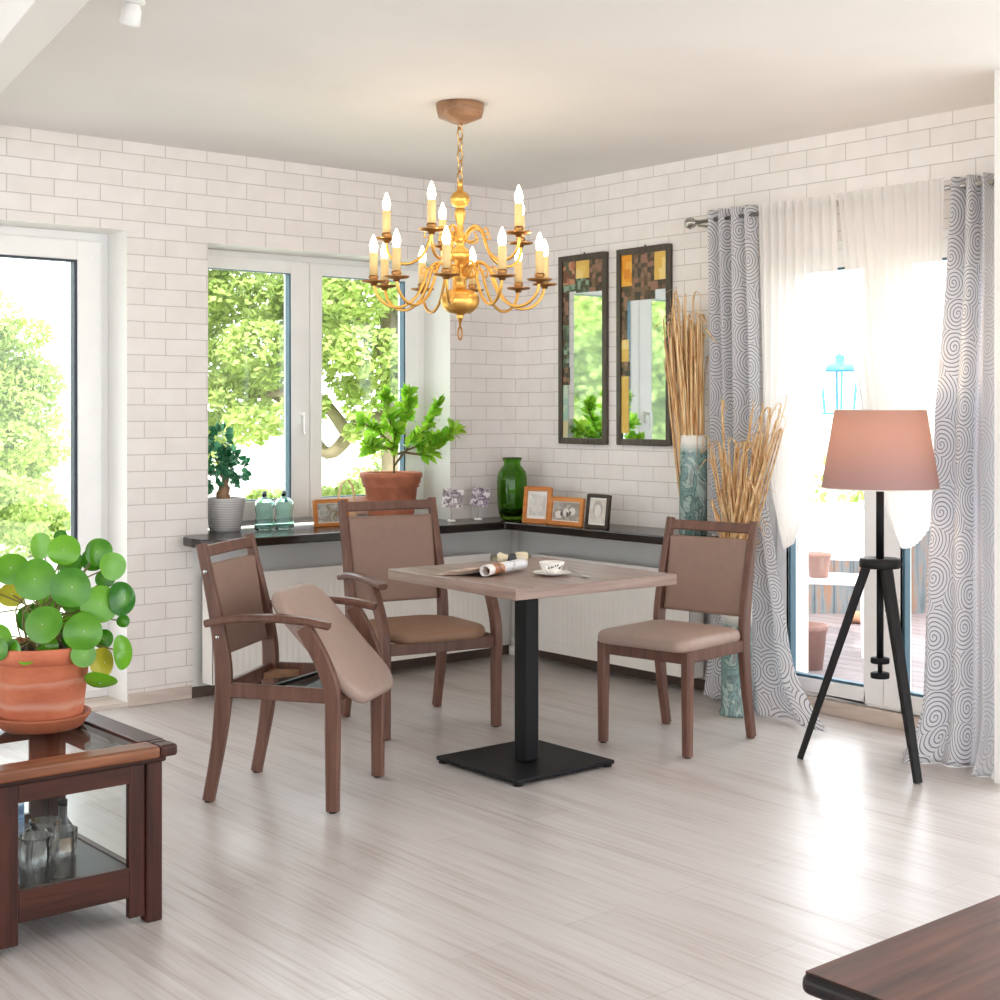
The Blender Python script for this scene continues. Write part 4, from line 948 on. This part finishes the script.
# ================================================================== DRIED GRASSES AND THEIR VASES
n = NT('teal_marbled_glaze'); n.set(Roughness=0.2); sp_ = n.node('ShaderNodeSeparateXYZ'); tc = n.node('ShaderNodeTexCoord'); n.link(tc.outputs['Object'], sp_.inputs[0])
k = n.noise(n.coord((1,1,0.6)), 9, 5, .6, 2.5)
colr = n.ramp(k, [(0.36,S(70,94,94)),(0.45,S(134,168,162)),(0.52,S(92,112,112)),(0.58,S(176,200,192)),(0.66,S(136,142,142))])
mx = n.node('ShaderNodeMixRGB'); n.link(n.ramp(n.math('ADD', sp_.outputs[2], n.math('MULTIPLY', k, 0.08)), [(0.0,(0,0,0,1)),(1,(1,1,1,1))]), mx.inputs[0])
n.t.nodes.remove(mx)
mx = n.node('ShaderNodeMixRGB'); n.link(n.ramp(n.math('MULTIPLY', n.math('SUBTRACT', n.math('ADD', sp_.outputs[2], n.math('MULTIPLY', k, 0.06)), 0.42), 20), [(0,(0,0,0,1)),(1,(1,1,1,1))]), mx.inputs[0])
n.link(colr, mx.inputs[1]); mx.inputs[2].default_value = S(232,230,222); n.link(mx.outputs[0], n.p.inputs['Base Color'])
M['marble'] = n.m
tag(MB().lathe([(0,0),(0.06,0),(0.066,0.006),(0.067,0.46),(0.063,0.475),(0.055,0.475),(0.055,0.02),(0,0.02)], 40).build('tall_vase', M['marble'], loc=(-0.165,-1.50,SZ)), 'tall teal marbled vase with white rim on the sill end', 'vase')
tag(MB().lathe([(0,0),(0.075,0),(0.078,0.01),(0.070,0.03),(0.068,0.30),(0.070,0.62),(0.073,0.66),(0.064,0.66),(0.060,0.03),(0,0.03)], 40).build('floor_vase', M['marble'], loc=(-0.315,-1.90,0.0)), 'tall teal and white vase on the floor behind the armless chair', 'vase')
n = NT('dried_grass'); n.set(Roughness=0.7); k = n.noise(n.coord((60,60,3)), 2.0, 3)
n.link(n.ramp(k, [(0.32,S(182,130,80)),(0.45,S(226,180,124)),(0.58,S(240,210,162)),(0.72,S(248,230,194))]), n.p.inputs['Base Color']); M['grass_dry'] = n.m
def ribbon(mb, pts, w, rr):
    pts = [Vector(p) for p in pts]; a0 = rr.uniform(0, PI)
    vs = []
    for i, p in enumerate(pts):
        k = i/(len(pts)-1); a = a0+k*rr.uniform(0.5,1.2); s = Vector((math.cos(a), math.sin(a), 0))
        ww = w*(1-0.8*k**3); nn = Vector((-s.y, s.x, 0))*ww*0.25
        vs += [p-s*ww/2, p+nn, p+s*ww/2, p-nn*0.4]
    fs = []
    for i in range(len(pts)-1):
        for k in range(4): fs.append((i*4+k, i*4+(k+1) % 4, (i+1)*4+(k+1) % 4, (i+1)*4+k))
    mb.add(vs, fs, True)
rr = random.Random(5)
b = MB()
for i in range(150):                      # bundle in the sill vase, upright and dense
    a = rr.uniform(0, 2*PI); r0 = 0.05*math.sqrt(rr.random()); p0 = Vector((r0*math.cos(a), r0*math.sin(a), 0.10))
    h = rr.uniform(0.82,1.06) if i < 135 else rr.uniform(1.06,1.14); sp = rr.uniform(0.03,0.115)
    tipv = Vector((math.cos(a)*sp*0.9-0.01, math.sin(a)*sp+0.045, h))
    mid = (p0*0.5+tipv*0.5); mid.z = 0.56; mid += Vector((rr.uniform(-.012,.012), rr.uniform(-.012,.012), 0))
    c = [p0, mid, tipv]
    if rr.random() < 0.35:
        e = rr.uniform(0.04,0.12); ea = rr.uniform(0, 2*PI); c.append(tipv+Vector((math.cos(ea)*e*0.4, math.sin(ea)*e, rr.uniform(-0.07,0.03))))
    ribbon(b, spline(c, 6), rr.uniform(.009,.024), rr)
o = b.build('dried_grass', M['grass_dry'], loc=(-0.165,-1.50,SZ)); tag(o, 'upright bundle of tall dried grass in the vase on the sill end', 'dried grass')
b = MB()
for i in range(150):                      # looser bundle in the floor vase
    a = rr.uniform(0, 2*PI); r0 = 0.05*math.sqrt(rr.random()); p0 = Vector((r0*math.cos(a), r0*math.sin(a), 0.15))
    h = rr.uniform(0.75,1.25) if i < 120 else rr.uniform(1.2,1.42)
    sy = rr.uniform(-0.12,0.15) if i < 130 else rr.uniform(-0.22,-0.12)
    tipv = Vector((rr.uniform(-.06,.10), sy*h/1.2, h)); mid = p0*0.45+tipv*0.45; mid.z = rr.uniform(0.6,0.75)
    c = [p0, Vector((p0.x*1.0,p0.y*1.0,0.60)), (p0*0.4+tipv*0.6)*1.0, tipv]; c[2].z = 0.6+(h-0.6)*0.6
    if rr.random() < 0.6:
        e = rr.uniform(0.05,0.16); ea = rr.choice((-1,1)); c.append(tipv+Vector((rr.uniform(-.04,.04), ea*e*0.7, rr.uniform(-e*1.2,e*0.3))))
    ribbon(b, spline(c, 6), rr.uniform(.009,.024), rr)
o = b.build('dried_grass', M['grass_dry'], loc=(-0.315,-1.90,0.0)); tag(o, 'loose spreading dried grass rising from the floor vase behind the armless chair', 'dried grass')

# ================================================================== PILEA ON THE DISPLAY TABLE
PX, PY, PZ = -3.645, -2.232, 0.4665
tag(MB().lathe([(0,0.0),(0.105,0.0),(0.112,0.004),(0.132,0.034),(0.134,0.041),(0.127,0.041),(0.108,0.012),(0,0.010)], 48, c=(PX,PY,PZ)).build('plant_saucer', plain('brown_terracotta', S(158,86,56), 0.7, var=0.1)), 'terracotta saucer under the pot on the glass table top', 'plant saucer')
t = thing('potted_pilea', 'round-leaved green plant in a terracotta pot on the glass side table', 'potted plant', (PX,PY,PZ+0.0105))
n = NT('weathered_terracotta'); n.set(Roughness=0.72); sp_ = n.node('ShaderNodeSeparateXYZ'); tc = n.node('ShaderNodeTexCoord'); n.link(tc.outputs['Object'], sp_.inputs[0])
k = n.noise(n.coord((1,1,2)), 7, 4, .6)
zz = n.math('ADD', sp_.outputs[2], n.math('MULTIPLY', n.math('SUBTRACT', k, 0.5), 0.035))
band = n.ramp(n.math('MULTIPLY', zz, 5.0), [(0.0,(0,0,0,1)),(0.24,(0,0,0,1)),(0.31,(0.55,0.55,0.55,1)),(0.38,(0.05,0.05,0.05,1)),(0.56,(0,0,0,1)),(0.64,(0.4,0.4,0.4,1)),(0.68,(0,0,0,1))])
mx = n.node('ShaderNodeMixRGB'); n.link(band, mx.inputs[0]); n.link(n.ramp(k, [(0.3,S(178,92,62)),(0.7,S(206,122,88))]), mx.inputs[1]); mx.inputs[2].default_value = S(214,170,150)
n.link(mx.outputs[0], n.p.inputs['Base Color']); n.bump(n.noise(n.coord(), 60, 3), 0.12, 0.002)
MB().lathe([(0,0),(0.108,0),(0.110,0.003),(0.129,0.177),(0.131,0.180),(0.137,0.182),(0.141,0.219),(0.139,0.224),(0.130,0.224),(0.126,0.204),(0,0.202)], 56).build('pot', n.m, t)
MB().lathe([(0,0.208),(0.127,0.208)], 24, cap=False).build('soil', M['soil'], t)
Rv, Fv = Vector((.7697,-.6385,0)), Vector((.6385,.7697,0))
k_ = 4.06/1435
lv = [(16,565,15,15,0),(47,574,19,19,-.06),(69,547,14,13,0),(85,581,14,18,-.08),(39,545,11,13,.05),(99,550,13,12,.03),(116,564,9,13,.02),(126,597,8,16,.03),(10,594,11,12,.06),(7,634,13,15,-.06),(59,616,16,17,-.10),(34,615,12,14,.02),(19,639,8,10,-.12),(31,641,9,11,-.12),(47,647,7,5,-.13),(97,624,14,17,-.08),(107,600,14,17,-.02),(97,647,9,11,-.08),(111,658,7,14,-.02),(109,677,14,9,-.04),(129,649,4,16,.0),(122,621,6,6,.06),(57,536,6,6,.08),(74,602,10,11,.05),(82,632,11,11,-.03),(57,640,10,10,-.05),(105,577,9,9,.05),(-12,585,14,14,0),(-18,612,15,15,-.05),(-20,560,13,13,.03),(28,585,12,12,.12),(60,565,12,12,.14),(88,560,11,11,.1),(-8,645,11,11,-.08),(72,622,14,14,.1),(50,640,12,12,.12),(64,600,14,14,.13),(40,600,13,13,.13),(90,612,13,13,.12),(30,625,12,12,.1),(55,585,12,12,.15),(100,640,9,9,.08)]
fo = MB(); st = MB(); dt = MB()
for j, (x, y, rx, ry, dd) in enumerate(lv):
    depth = 4.06+dd
    c = Rv*((x-47)*k_) + Fv*dd + Vector((0,0, 0.19 + (652-y)*k_))
    rad = max(rx, ry)*k_*1.12
    # tilt the disc so its outline foreshortens as in the photo
    nrm = -Fv + Vector((0,0,rnd.uniform(.1,.5))) + Rv*rnd.uniform(-.25,.25)
    if rx < ry*0.85: nrm = -Fv*rx/ry + Rv*math.sqrt(max(0,1-(rx/ry)**2))*(1 if x > 60 else -1) + Vector((0,0,0.15))
    if ry < rx*0.85: nrm = -Fv*ry/rx + Vector((0,0,math.sqrt(max(0,1-(ry/rx)**2))*(-1 if y > 670 else 1)))
    nrm.normalize(); u = Vector((0,0,1)).cross(nrm); u = u.normalized(); w = nrm.cross(u)
    vs = [c+nrm*0.0]; n1 = 28; lu = [(0.0, 0.5)]
    mi = 1 if j in (8, 18) else 0
    cup = rnd.uniform(0.02,0.22)
    for f in (0.25,0.5,0.75,0.92,1.0):
        for q in range(n1):
            a = 2*PI*q/n1; el = 1.0+0.07*math.cos(2*a)+0.02*math.cos(3*a+j)
            lu.append((f, 0.5)); vs.append(c + (u*math.cos(a)*0.97+w*math.sin(a)*1.04)*rad*f*el + nrm*rad*(-cup*f*f+0.05*math.sin(2*a+j)*f*f))
    fs = [(0, 1+q, 1+(q+1) % n1) for q in range(n1)]
    for g in range(4):
        for q in range(n1): fs.append((1+g*n1+q, 1+(g+1)*n1+q, 1+(g+1)*n1+(q+1) % n1, 1+g*n1+(q+1) % n1))
    b0 = fo.add(vs, fs, True, mi)
    for q, uvq in enumerate(lu): fo.uv[b0+q] = uvq
    dt.lathe([(0,0.0),(rad*0.05,0.0),(0,0.0015)], 8, M=Matrix.Translation(c+nrm*0.001) @ nrm.to_track_quat('Z','Y').to_matrix().to_4x4())
    base = Vector((rnd.uniform(-.04,.04), rnd.uniform(-.04,.04), 0.20)); stem_top = Vector((base.x*1.5, base.y*1.5, 0.24+rnd.uniform(0,0.10)))
    if c.z < 0.26: stem_top.z = 0.24
    end = c-nrm*0.004
    st.tube(spline([base, stem_top, (stem_top*0.4+end*0.6)+Vector((0,0,0.012))-nrm*0.02, end], 5), 0.0022, 5)
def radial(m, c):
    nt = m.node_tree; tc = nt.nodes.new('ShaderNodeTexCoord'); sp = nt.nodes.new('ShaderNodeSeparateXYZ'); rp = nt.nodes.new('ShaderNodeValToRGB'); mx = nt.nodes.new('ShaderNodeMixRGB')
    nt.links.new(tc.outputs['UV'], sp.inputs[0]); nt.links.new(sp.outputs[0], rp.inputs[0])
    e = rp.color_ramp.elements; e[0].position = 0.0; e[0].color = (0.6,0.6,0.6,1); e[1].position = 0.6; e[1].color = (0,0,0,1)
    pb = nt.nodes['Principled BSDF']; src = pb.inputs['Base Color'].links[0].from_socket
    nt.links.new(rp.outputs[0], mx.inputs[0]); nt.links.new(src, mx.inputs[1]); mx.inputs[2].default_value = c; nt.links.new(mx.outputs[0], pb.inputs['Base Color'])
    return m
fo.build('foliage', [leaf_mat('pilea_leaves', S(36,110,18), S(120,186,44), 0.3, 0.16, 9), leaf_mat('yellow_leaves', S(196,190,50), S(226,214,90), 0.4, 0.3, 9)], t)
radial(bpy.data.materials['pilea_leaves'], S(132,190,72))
st.build('stem', plain('pilea_stem', S(124,110,62), 0.5), t)
dt.build('leaf_centre', plain('pale_leaf_centre', S(214,232,190), 0.4), t)

# ================================================================== OUTSIDE
GZ = -0.35
n = NT('lawn_grass'); n.set(Roughness=0.9); k = n.noise(n.coord(), 1.3, 6, .7); n.link(n.ramp(k, [(0.35,S(184,186,166)),(0.65,S(212,212,198))]), n.p.inputs['Base Color'])
b = MB(); b.box(-60,60,0.35,90,GZ-0.1,GZ); b.box(0.35,60,-60,0.35,GZ-0.1,GZ); struct(b.build('ground', n.m))
n = NT('deck_boards'); n.set(Roughness=0.6); sp_ = n.node('ShaderNodeSeparateXYZ'); tc = n.node('ShaderNodeTexCoord'); n.link(tc.outputs['Object'], sp_.inputs[0])
fr = n.math('ABSOLUTE', n.math('SUBTRACT', n.math('FRACT', n.math('MULTIPLY', sp_.outputs[0], 8)), 0.5))
k = n.noise(n.coord((8,0.8,1)), 2, 4)
mx = n.node('ShaderNodeMixRGB', blend_type='MULTIPLY'); mx.inputs[0].default_value = 1; n.link(n.ramp(k, [(0.3,S(112,98,98)),(0.7,S(140,126,126))]), mx.inputs[1]); n.link(n.ramp(fr, [(0.44,(1,1,1,1)),(0.48,(.35,.33,.33,1))]), mx.inputs[2]); n.link(mx.outputs[0], n.p.inputs['Base Color'])
b = MB(); b.box(0.34,6.0,-5.0,1.6,-0.12,-0.03); struct(b.build('deck', n.m))
# timber fence beyond the deck, perpendicular to the view from the door
t = thing('timber_fence', 'weathered plank fence behind the deck outside the patio door', 'fence', (3.05,-0.20,-0.03), math.radians(-39.68))
n = NT('weathered_planks'); n.set(Roughness=0.8); sp_ = n.node('ShaderNodeSeparateXYZ'); tc = n.node('ShaderNodeTexCoord'); n.link(tc.outputs['Object'], sp_.inputs[0])
k = n.noise(n.coord((14,1,1.2)), 2.2, 5, .6); fr = n.math('ABSOLUTE', n.math('SUBTRACT', n.math('FRACT', n.math('MULTIPLY', sp_.outputs[0], 7.5)), 0.5))
mx = n.node('ShaderNodeMixRGB', blend_type='MULTIPLY'); mx.inputs[0].default_value = 1
n.link(n.ramp(k, [(0.3,S(66,78,86)),(0.5,S(104,110,114)),(0.62,S(134,96,72)),(0.75,S(118,108,102))]), mx.inputs[1]); n.link(n.ramp(fr, [(0.45,(1,1,1,1)),(0.49,(.4,.4,.42,1))]), mx.inputs[2]); n.link(mx.outputs[0], n.p.inputs['Base Color'])
MB().box(-1.6,1.9,-0.015,0.015,0,0.72).build('planks', n.m, t)
MB().box(-1.62,1.92,-0.05,0.05,0.70,0.76).build('top_rail', plain('blue_white_rail', S(150,180,196), 0.5), t)
for x in (-1.55, 0.15, 1.85): MB().box(x-0.04,x+0.04,-0.08,-0.016,0,0.70).build('post', n.m, t)
# white plastic chair seen through the glass
t = thing('garden_chair', 'white plastic garden chair outside the patio door', 'chair', (1.60,-0.95,-0.03), math.radians(-60))
W = M['white_plastic']
for s in (-1,1):
    MB().sweep(spline([(s*0.23,-0.24,0),(s*0.22,-0.22,0.42),(s*0.25,-0.2,0.62)],4), (0.045,0.03)).build('leg', W, t)
    MB().sweep(spline([(s*0.23,0.30,0),(s*0.21,0.22,0.42),(s*0.20,0.30,0.80)],4), (0.045,0.03)).build('leg', W, t)
    MB().sweep([(s*0.25,-0.24,0.63),(s*0.25,0.22,0.64)], (0.055,0.02)).build('armrest', W, t)
MB().box(-0.22,0.22,-0.22,0.22,0.40,0.425).build('seat', W, t, bevel=0.008)
b = MB(); b.sweep([(0,0.232,0.50),(0,0.262,0.62),(0,0.30,0.80)], (0.38,0.014)); b.build('backrest', W, t)
M['terra_pale'] = plain('pale_terracotta', S(150,112,102), 0.8)
def potm(label, loc, r, h):
    tag(MB().lathe([(0,0),(r*0.72,0),(r*0.94,h*0.86),(r,h*0.87),(r*1.02,h),(r*0.92,h),(r*0.88,h*0.85),(0,h*0.82)], 32).build('flower_pot', M['terra_pale'], loc=loc), label, 'flower pot', 'terracotta pots on the deck')
potm('large terracotta pot on the deck behind the patio glass', (1.0,-1.27,-0.03), 0.10, 0.24)
potm('small terracotta pot standing on the white garden chair', (1.52,-0.93,0.396), 0.075, 0.14)
tag(MB().lathe([(0,0),(0.05,0),(0.09,0.03),(0.06,0.07),(0,0.08)], 14, rib=lambda a, z: 0.2*math.sin(5*a)+0.1*math.cos(9*a)).build('dry_leaf_pile', plain('dry_leaves', S(170,120,92), .8, var=.3), loc=(2.6,-0.42,-0.03)), 'small heap of dry leaves by the foot of the plank fence', 'leaves')
# blue lantern hanging from a hook
t = thing('lantern', 'blue metal lantern hanging from a hook outside the patio door', 'lantern', (1.34,-1.215,1.34))
BL = plain('blue_metal', S(70,150,200), 0.4)
b = MB()
for x in (-0.075,0.065):
    for y in (-0.07,0.07): b.sweep([(x*0.8,y*0.8,0.01),(x,y,0.24)], (0.014,0.014))
b.build('frame', BL, t); MB().box(-0.07,0.07,-0.07,0.07,0.0,0.014).build('base', BL, t)
MB().lathe([(0.12,0.24),(0.13,0.25),(0.09,0.28),(0.035,0.30),(0.035,0.33),(0.0,0.34)], 4).build('roof', BL, t)
MB().tube([(0.028*math.cos(a*PI/8),0,0.365+0.028*math.sin(a*PI/8)) for a in range(16)], 0.004, 6, closed=True).build('ring', BL, t)
t = thing('lantern_stand', 'thin white hooked pole holding the blue lantern outside', 'pole', (1.34,-1.215,-0.03))
MB().tube(spline([(-0.05,-0.30,0),(-0.05,-0.30,1.2),(-0.05,-0.30,1.80),(-0.04,-0.21,1.94),(-0.01,-0.06,1.93),(0.0,0,1.80),(0,0,1.765)],6), 0.008, 8).build('hook_pole', M['white_plastic'], t)

# trees -----------------------------------------------------------
def crown(mb, lobes, rnd_, ls):
    for c, r, k in lobes:
        c = Vector(c)
        for _ in range(k):
            while True:
                d = Vector((rnd_.gauss(0,1), rnd_.gauss(0,1), rnd_.gauss(0,1)))
                if d.length > .1: break
            d.normalize(); q = c + Vector((d.x*r[0], d.y*r[1], d.z*r[2]))*(rnd_.uniform(.45,1)**0.5)
            u = Vector((rnd_.gauss(0,1), rnd_.gauss(0,1), rnd_.gauss(0,1))).normalized(); w = u.orthogonal().normalized()
            L = ls*rnd_.uniform(.6,1.3)
            mb.add([q-u*L*.5, q+w*L*.3, q+u*L*.5, q-w*L*.3], [(0,1,2,3)])
leafA = leaf_mat('tree_leaves', S(158,182,94), S(206,220,140), 0.5, 0.6, 1.6)
leafB = leaf_mat('bush_leaves', S(140,166,84), S(190,206,124), 0.45, 0.6, 1.6)
bark = plain('tree_bark', S(134,122,98), 0.9, var=0.2, scale=6, bump=0.5)
r1 = random.Random(3)
def lobes_in(c, R, n, r, k, seed, zmin=None):
    q = random.Random(seed); out = []
    while len(out) < n:
        d = Vector((q.uniform(-1,1), q.uniform(-1,1), q.uniform(-1,1)))
        if d.length > 1: continue
        p = Vector((c[0]+d.x*R[0], c[1]+d.y*R[1], c[2]+d.z*R[2]))
        if zmin and p.z < zmin: continue
        s = r*q.uniform(.7,1.25); out.append((p, (s,s,s*.72), k))
    return out
t = thing('tree', 'large spreading tree with thick forked trunk outside the window', 'tree', (4.08,6.89,GZ))
b = MB()
b.tube(spline([(0.05,0.05,0),(0.02,0.0,0.5),(0,0,1.2),(-0.03,0.02,1.7),(0.02,0.1,2.6),(0.1,0.2,3.6)],6), [0.26]*4+[0.19]*6+[0.155]*8+[0.13]*8+[0.08]*5, 12)
rvec, fvec = Vector((.7697,-.6385,0)), Vector((.6385,.7697,0))
for c, r0 in (([(0,0,1.55),tuple(rvec*-0.35+Vector((0,0,1.62))),tuple(rvec*-0.75+Vector((0,0,1.25))),tuple(rvec*-1.15+fvec*.2+Vector((0,0,1.75))),tuple(rvec*-1.8+fvec*.4+Vector((0,0,2.1)))],0.10),
              ([tuple(rvec*-0.55+Vector((0,0,1.50))),tuple(rvec*-0.95+Vector((0,0,1.92))),tuple(rvec*-1.7+Vector((0,0,1.88)))],0.08),
              ([(0,0,1.9),tuple(rvec*0.6+Vector((0,0,2.5))),tuple(rvec*1.3+Vector((0,0,3.0)))],0.09),
              ([(0,0,2.2),tuple(rvec*-0.6+fvec*.4+Vector((0,0,2.9))),tuple(rvec*-1.3+fvec*.6+Vector((0,0,3.5)))],0.08)):
    p = spline(c, 6); b.tube(p, [r0*(1-0.6*i/len(p)) for i in range(len(p))], 9)
b.build('trunk', bark, t)
mb = MB(); lo_ = []
for (px_, pz_, s_) in [(-2.1,3.5,1),(-1.5,3.9,1),(-.8,3.6,1),(0,3.8,1),(.8,3.7,1),(-2.3,2.9,1),(-1.7,3.0,1),(-1.0,2.9,1),(-.3,3.0,1),(.4,2.9,1),(1.0,2.9,1),(-2.2,2.35,1),(-1.6,2.4,1),(-.9,2.45,.9),(-.3,2.4,.9),(.3,2.3,.9),(.9,2.2,1),(-1.75,1.95,.7),(-2.3,1.9,.8),(-1.3,2.05,.55),(-.55,2.0,.55),(.15,1.95,.6),(.6,1.7,.7),(1.2,2.4,1),(-2.9,2.6,1.1),(-2.9,3.4,1.1),(-2.5,1.6,.7),(-2.0,1.5,.65),(-1.5,1.55,.6),(-1.15,1.65,.5),(-.8,1.75,.4),(-2.2,1.3,.45),(-.45,1.55,.32),(-.25,1.75,.35)]:
    for dd in (-.35,.35):
        p = rvec*(px_+r1.uniform(-.15,.15)) + fvec*(dd+r1.uniform(-.3,.5)) + Vector((0,0,pz_+r1.uniform(-.1,.1)))
        s = 0.46*s_*r1.uniform(.8,1.15); lo_.append((p, (s,s,s*.75), int(900*s_*s_)))
crown(mb, lo_, r1, 0.105); mb.build('foliage', leafA, t)
t = thing('tree', 'tall pale green leafy tree outside the terrace door', 'tree', (1.9,13.85,GZ))
b = MB(); b.tube([(0,0,0),(0,0.1,1.6),(0.1,0.1,2.8)], [0.16,0.12,0.05], 9); b.build('trunk', bark, t)
mb = MB(); crown(mb, lobes_in((-0.20,0.0,1.75), (1.35,0.9,1.55), 70, 0.46, 520, 8), r1, 0.10); mb.build('foliage', leafA, t)
for i, (px_, dep, s, lb) in enumerate(((275,21,.42,'round pale bush on the lawn seen left of the window mullion'),(345,19,.50,'pale bush on the lawn seen behind the orange picture frame'),(375,24,.60,'pale bush on the lawn beside the big trunk'),(30,17,.55,'low bush on the lawn outside the terrace door'),(-10,15,.6,'low bush at the far left outside the terrace door'))):
    a = (px_-500)/1435; p = Vector((-5.234,-6.17,0)) + (fvec + rvec*a)*dep
    t = thing('bush', lb, 'bush', (p.x,p.y,GZ)); MB().tube([(0,0,0),(0,0,s)], 0.03, 6).build('stem', bark, t)
    mb = MB(); crown(mb, lobes_in((0,0,s*0.95), (s*.7,s*.7,s*.7), 9, s*.5, 260, 20+i), r1, 0.09); mb.build('foliage', leafB, t)
t = thing('tree', 'added tree out of direct view, reflected in the two wall mirrors', 'tree', (-7.0,6.4,GZ))  # added out of view to cover the bright sky in the mirrors
b = MB(); b.tube([(0,0,0),(0,0.1,1.2),(0.1,0.1,2.6)], [0.15,0.11,0.05], 9); b.build('trunk', bark, t)
mb = MB(); crown(mb, lobes_in((0,0,1.9), (2.1,1.2,1.8), 80, 0.55, 520, 31), r1, 0.11); mb.build('foliage', leafA, t)
# pale hedge beyond the fence
t = thing('hedge', 'pale green hedge beyond the plank fence', 'hedge', (6.2,1.9,GZ), math.radians(-39.68))
MB().tube([(0,0,0),(0,0,1.0)], 0.04, 6).build('stem', bark, t)
mb = MB(); crown(mb, [((x*.5,r1.uniform(-.1,.1),0.7+r1.uniform(-.1,.15)), (.45,.35,.6), 260) for x in range(-5,6)], r1, 0.09); mb.build('foliage', leafB, t)

# ================================================================== LIGHT, SKY, CAMERA
w = bpy.data.worlds.new('sky'); scene.world = w; w.use_nodes = True
bg = w.node_tree.nodes['Background']; bg.inputs[0].default_value = (0.91,0.955,1.0,1); bg.inputs[1].default_value = 1.0
# the sky is brighter on the garden side
wt = w.node_tree; tc = wt.nodes.new('ShaderNodeTexCoord'); dp = wt.nodes.new('ShaderNodeVectorMath'); dp.operation = 'DOT_PRODUCT'; dp.inputs[1].default_value = (0.70,0.70,0.15)
wt.links.new(tc.outputs['Generated'], dp.inputs[0])
mr = wt.nodes.new('ShaderNodeMapRange'); mr.interpolation_type = 'SMOOTHSTEP'; mr.inputs[1].default_value = -0.3; mr.inputs[2].default_value = 0.8; mr.inputs[3].default_value = 1.15; mr.inputs[4].default_value = 2.3
wt.links.new(dp.outputs['Value'], mr.inputs[0]); wt.links.new(mr.outputs[0], bg.inputs[1])
su = bpy.data.lights.new('sun','SUN'); su.energy = 2.2; su.angle = math.radians(3); su.color = (1,0.98,0.94)
so = bpy.data.objects.new('sun', su); col.objects.link(so)
so.rotation_euler = Vector((0.45,0.55,-0.9)).to_track_quat('-Z','Y').to_euler()
cam = bpy.data.cameras.new('camera'); co = bpy.data.objects.new('camera', cam); col.objects.link(co)
co.location = (-5.234,-6.17,1.35); co.rotation_euler = (PI/2, 0, -math.atan2(0.6385,0.7697))
cam.sensor_width = 36; cam.lens = 51.66; cam.shift_y = -0.087; cam.clip_start = 0.05
scene.camera = co
vs = scene.view_settings; vs.view_transform = 'Standard'; vs.look = 'None'; vs.gamma = 1; vs.use_curve_mapping = False; vs.exposure = 1.55
scene.cycles.max_bounces = 10; scene.cycles.diffuse_bounces = 5; scene.cycles.glossy_bounces = 4; scene.cycles.transmission_bounces = 8; scene.cycles.transparent_max_bounces = 14
scene.cycles.sample_clamp_indirect = 6; scene.cycles.caustics_reflective = False; scene.cycles.caustics_refractive = False
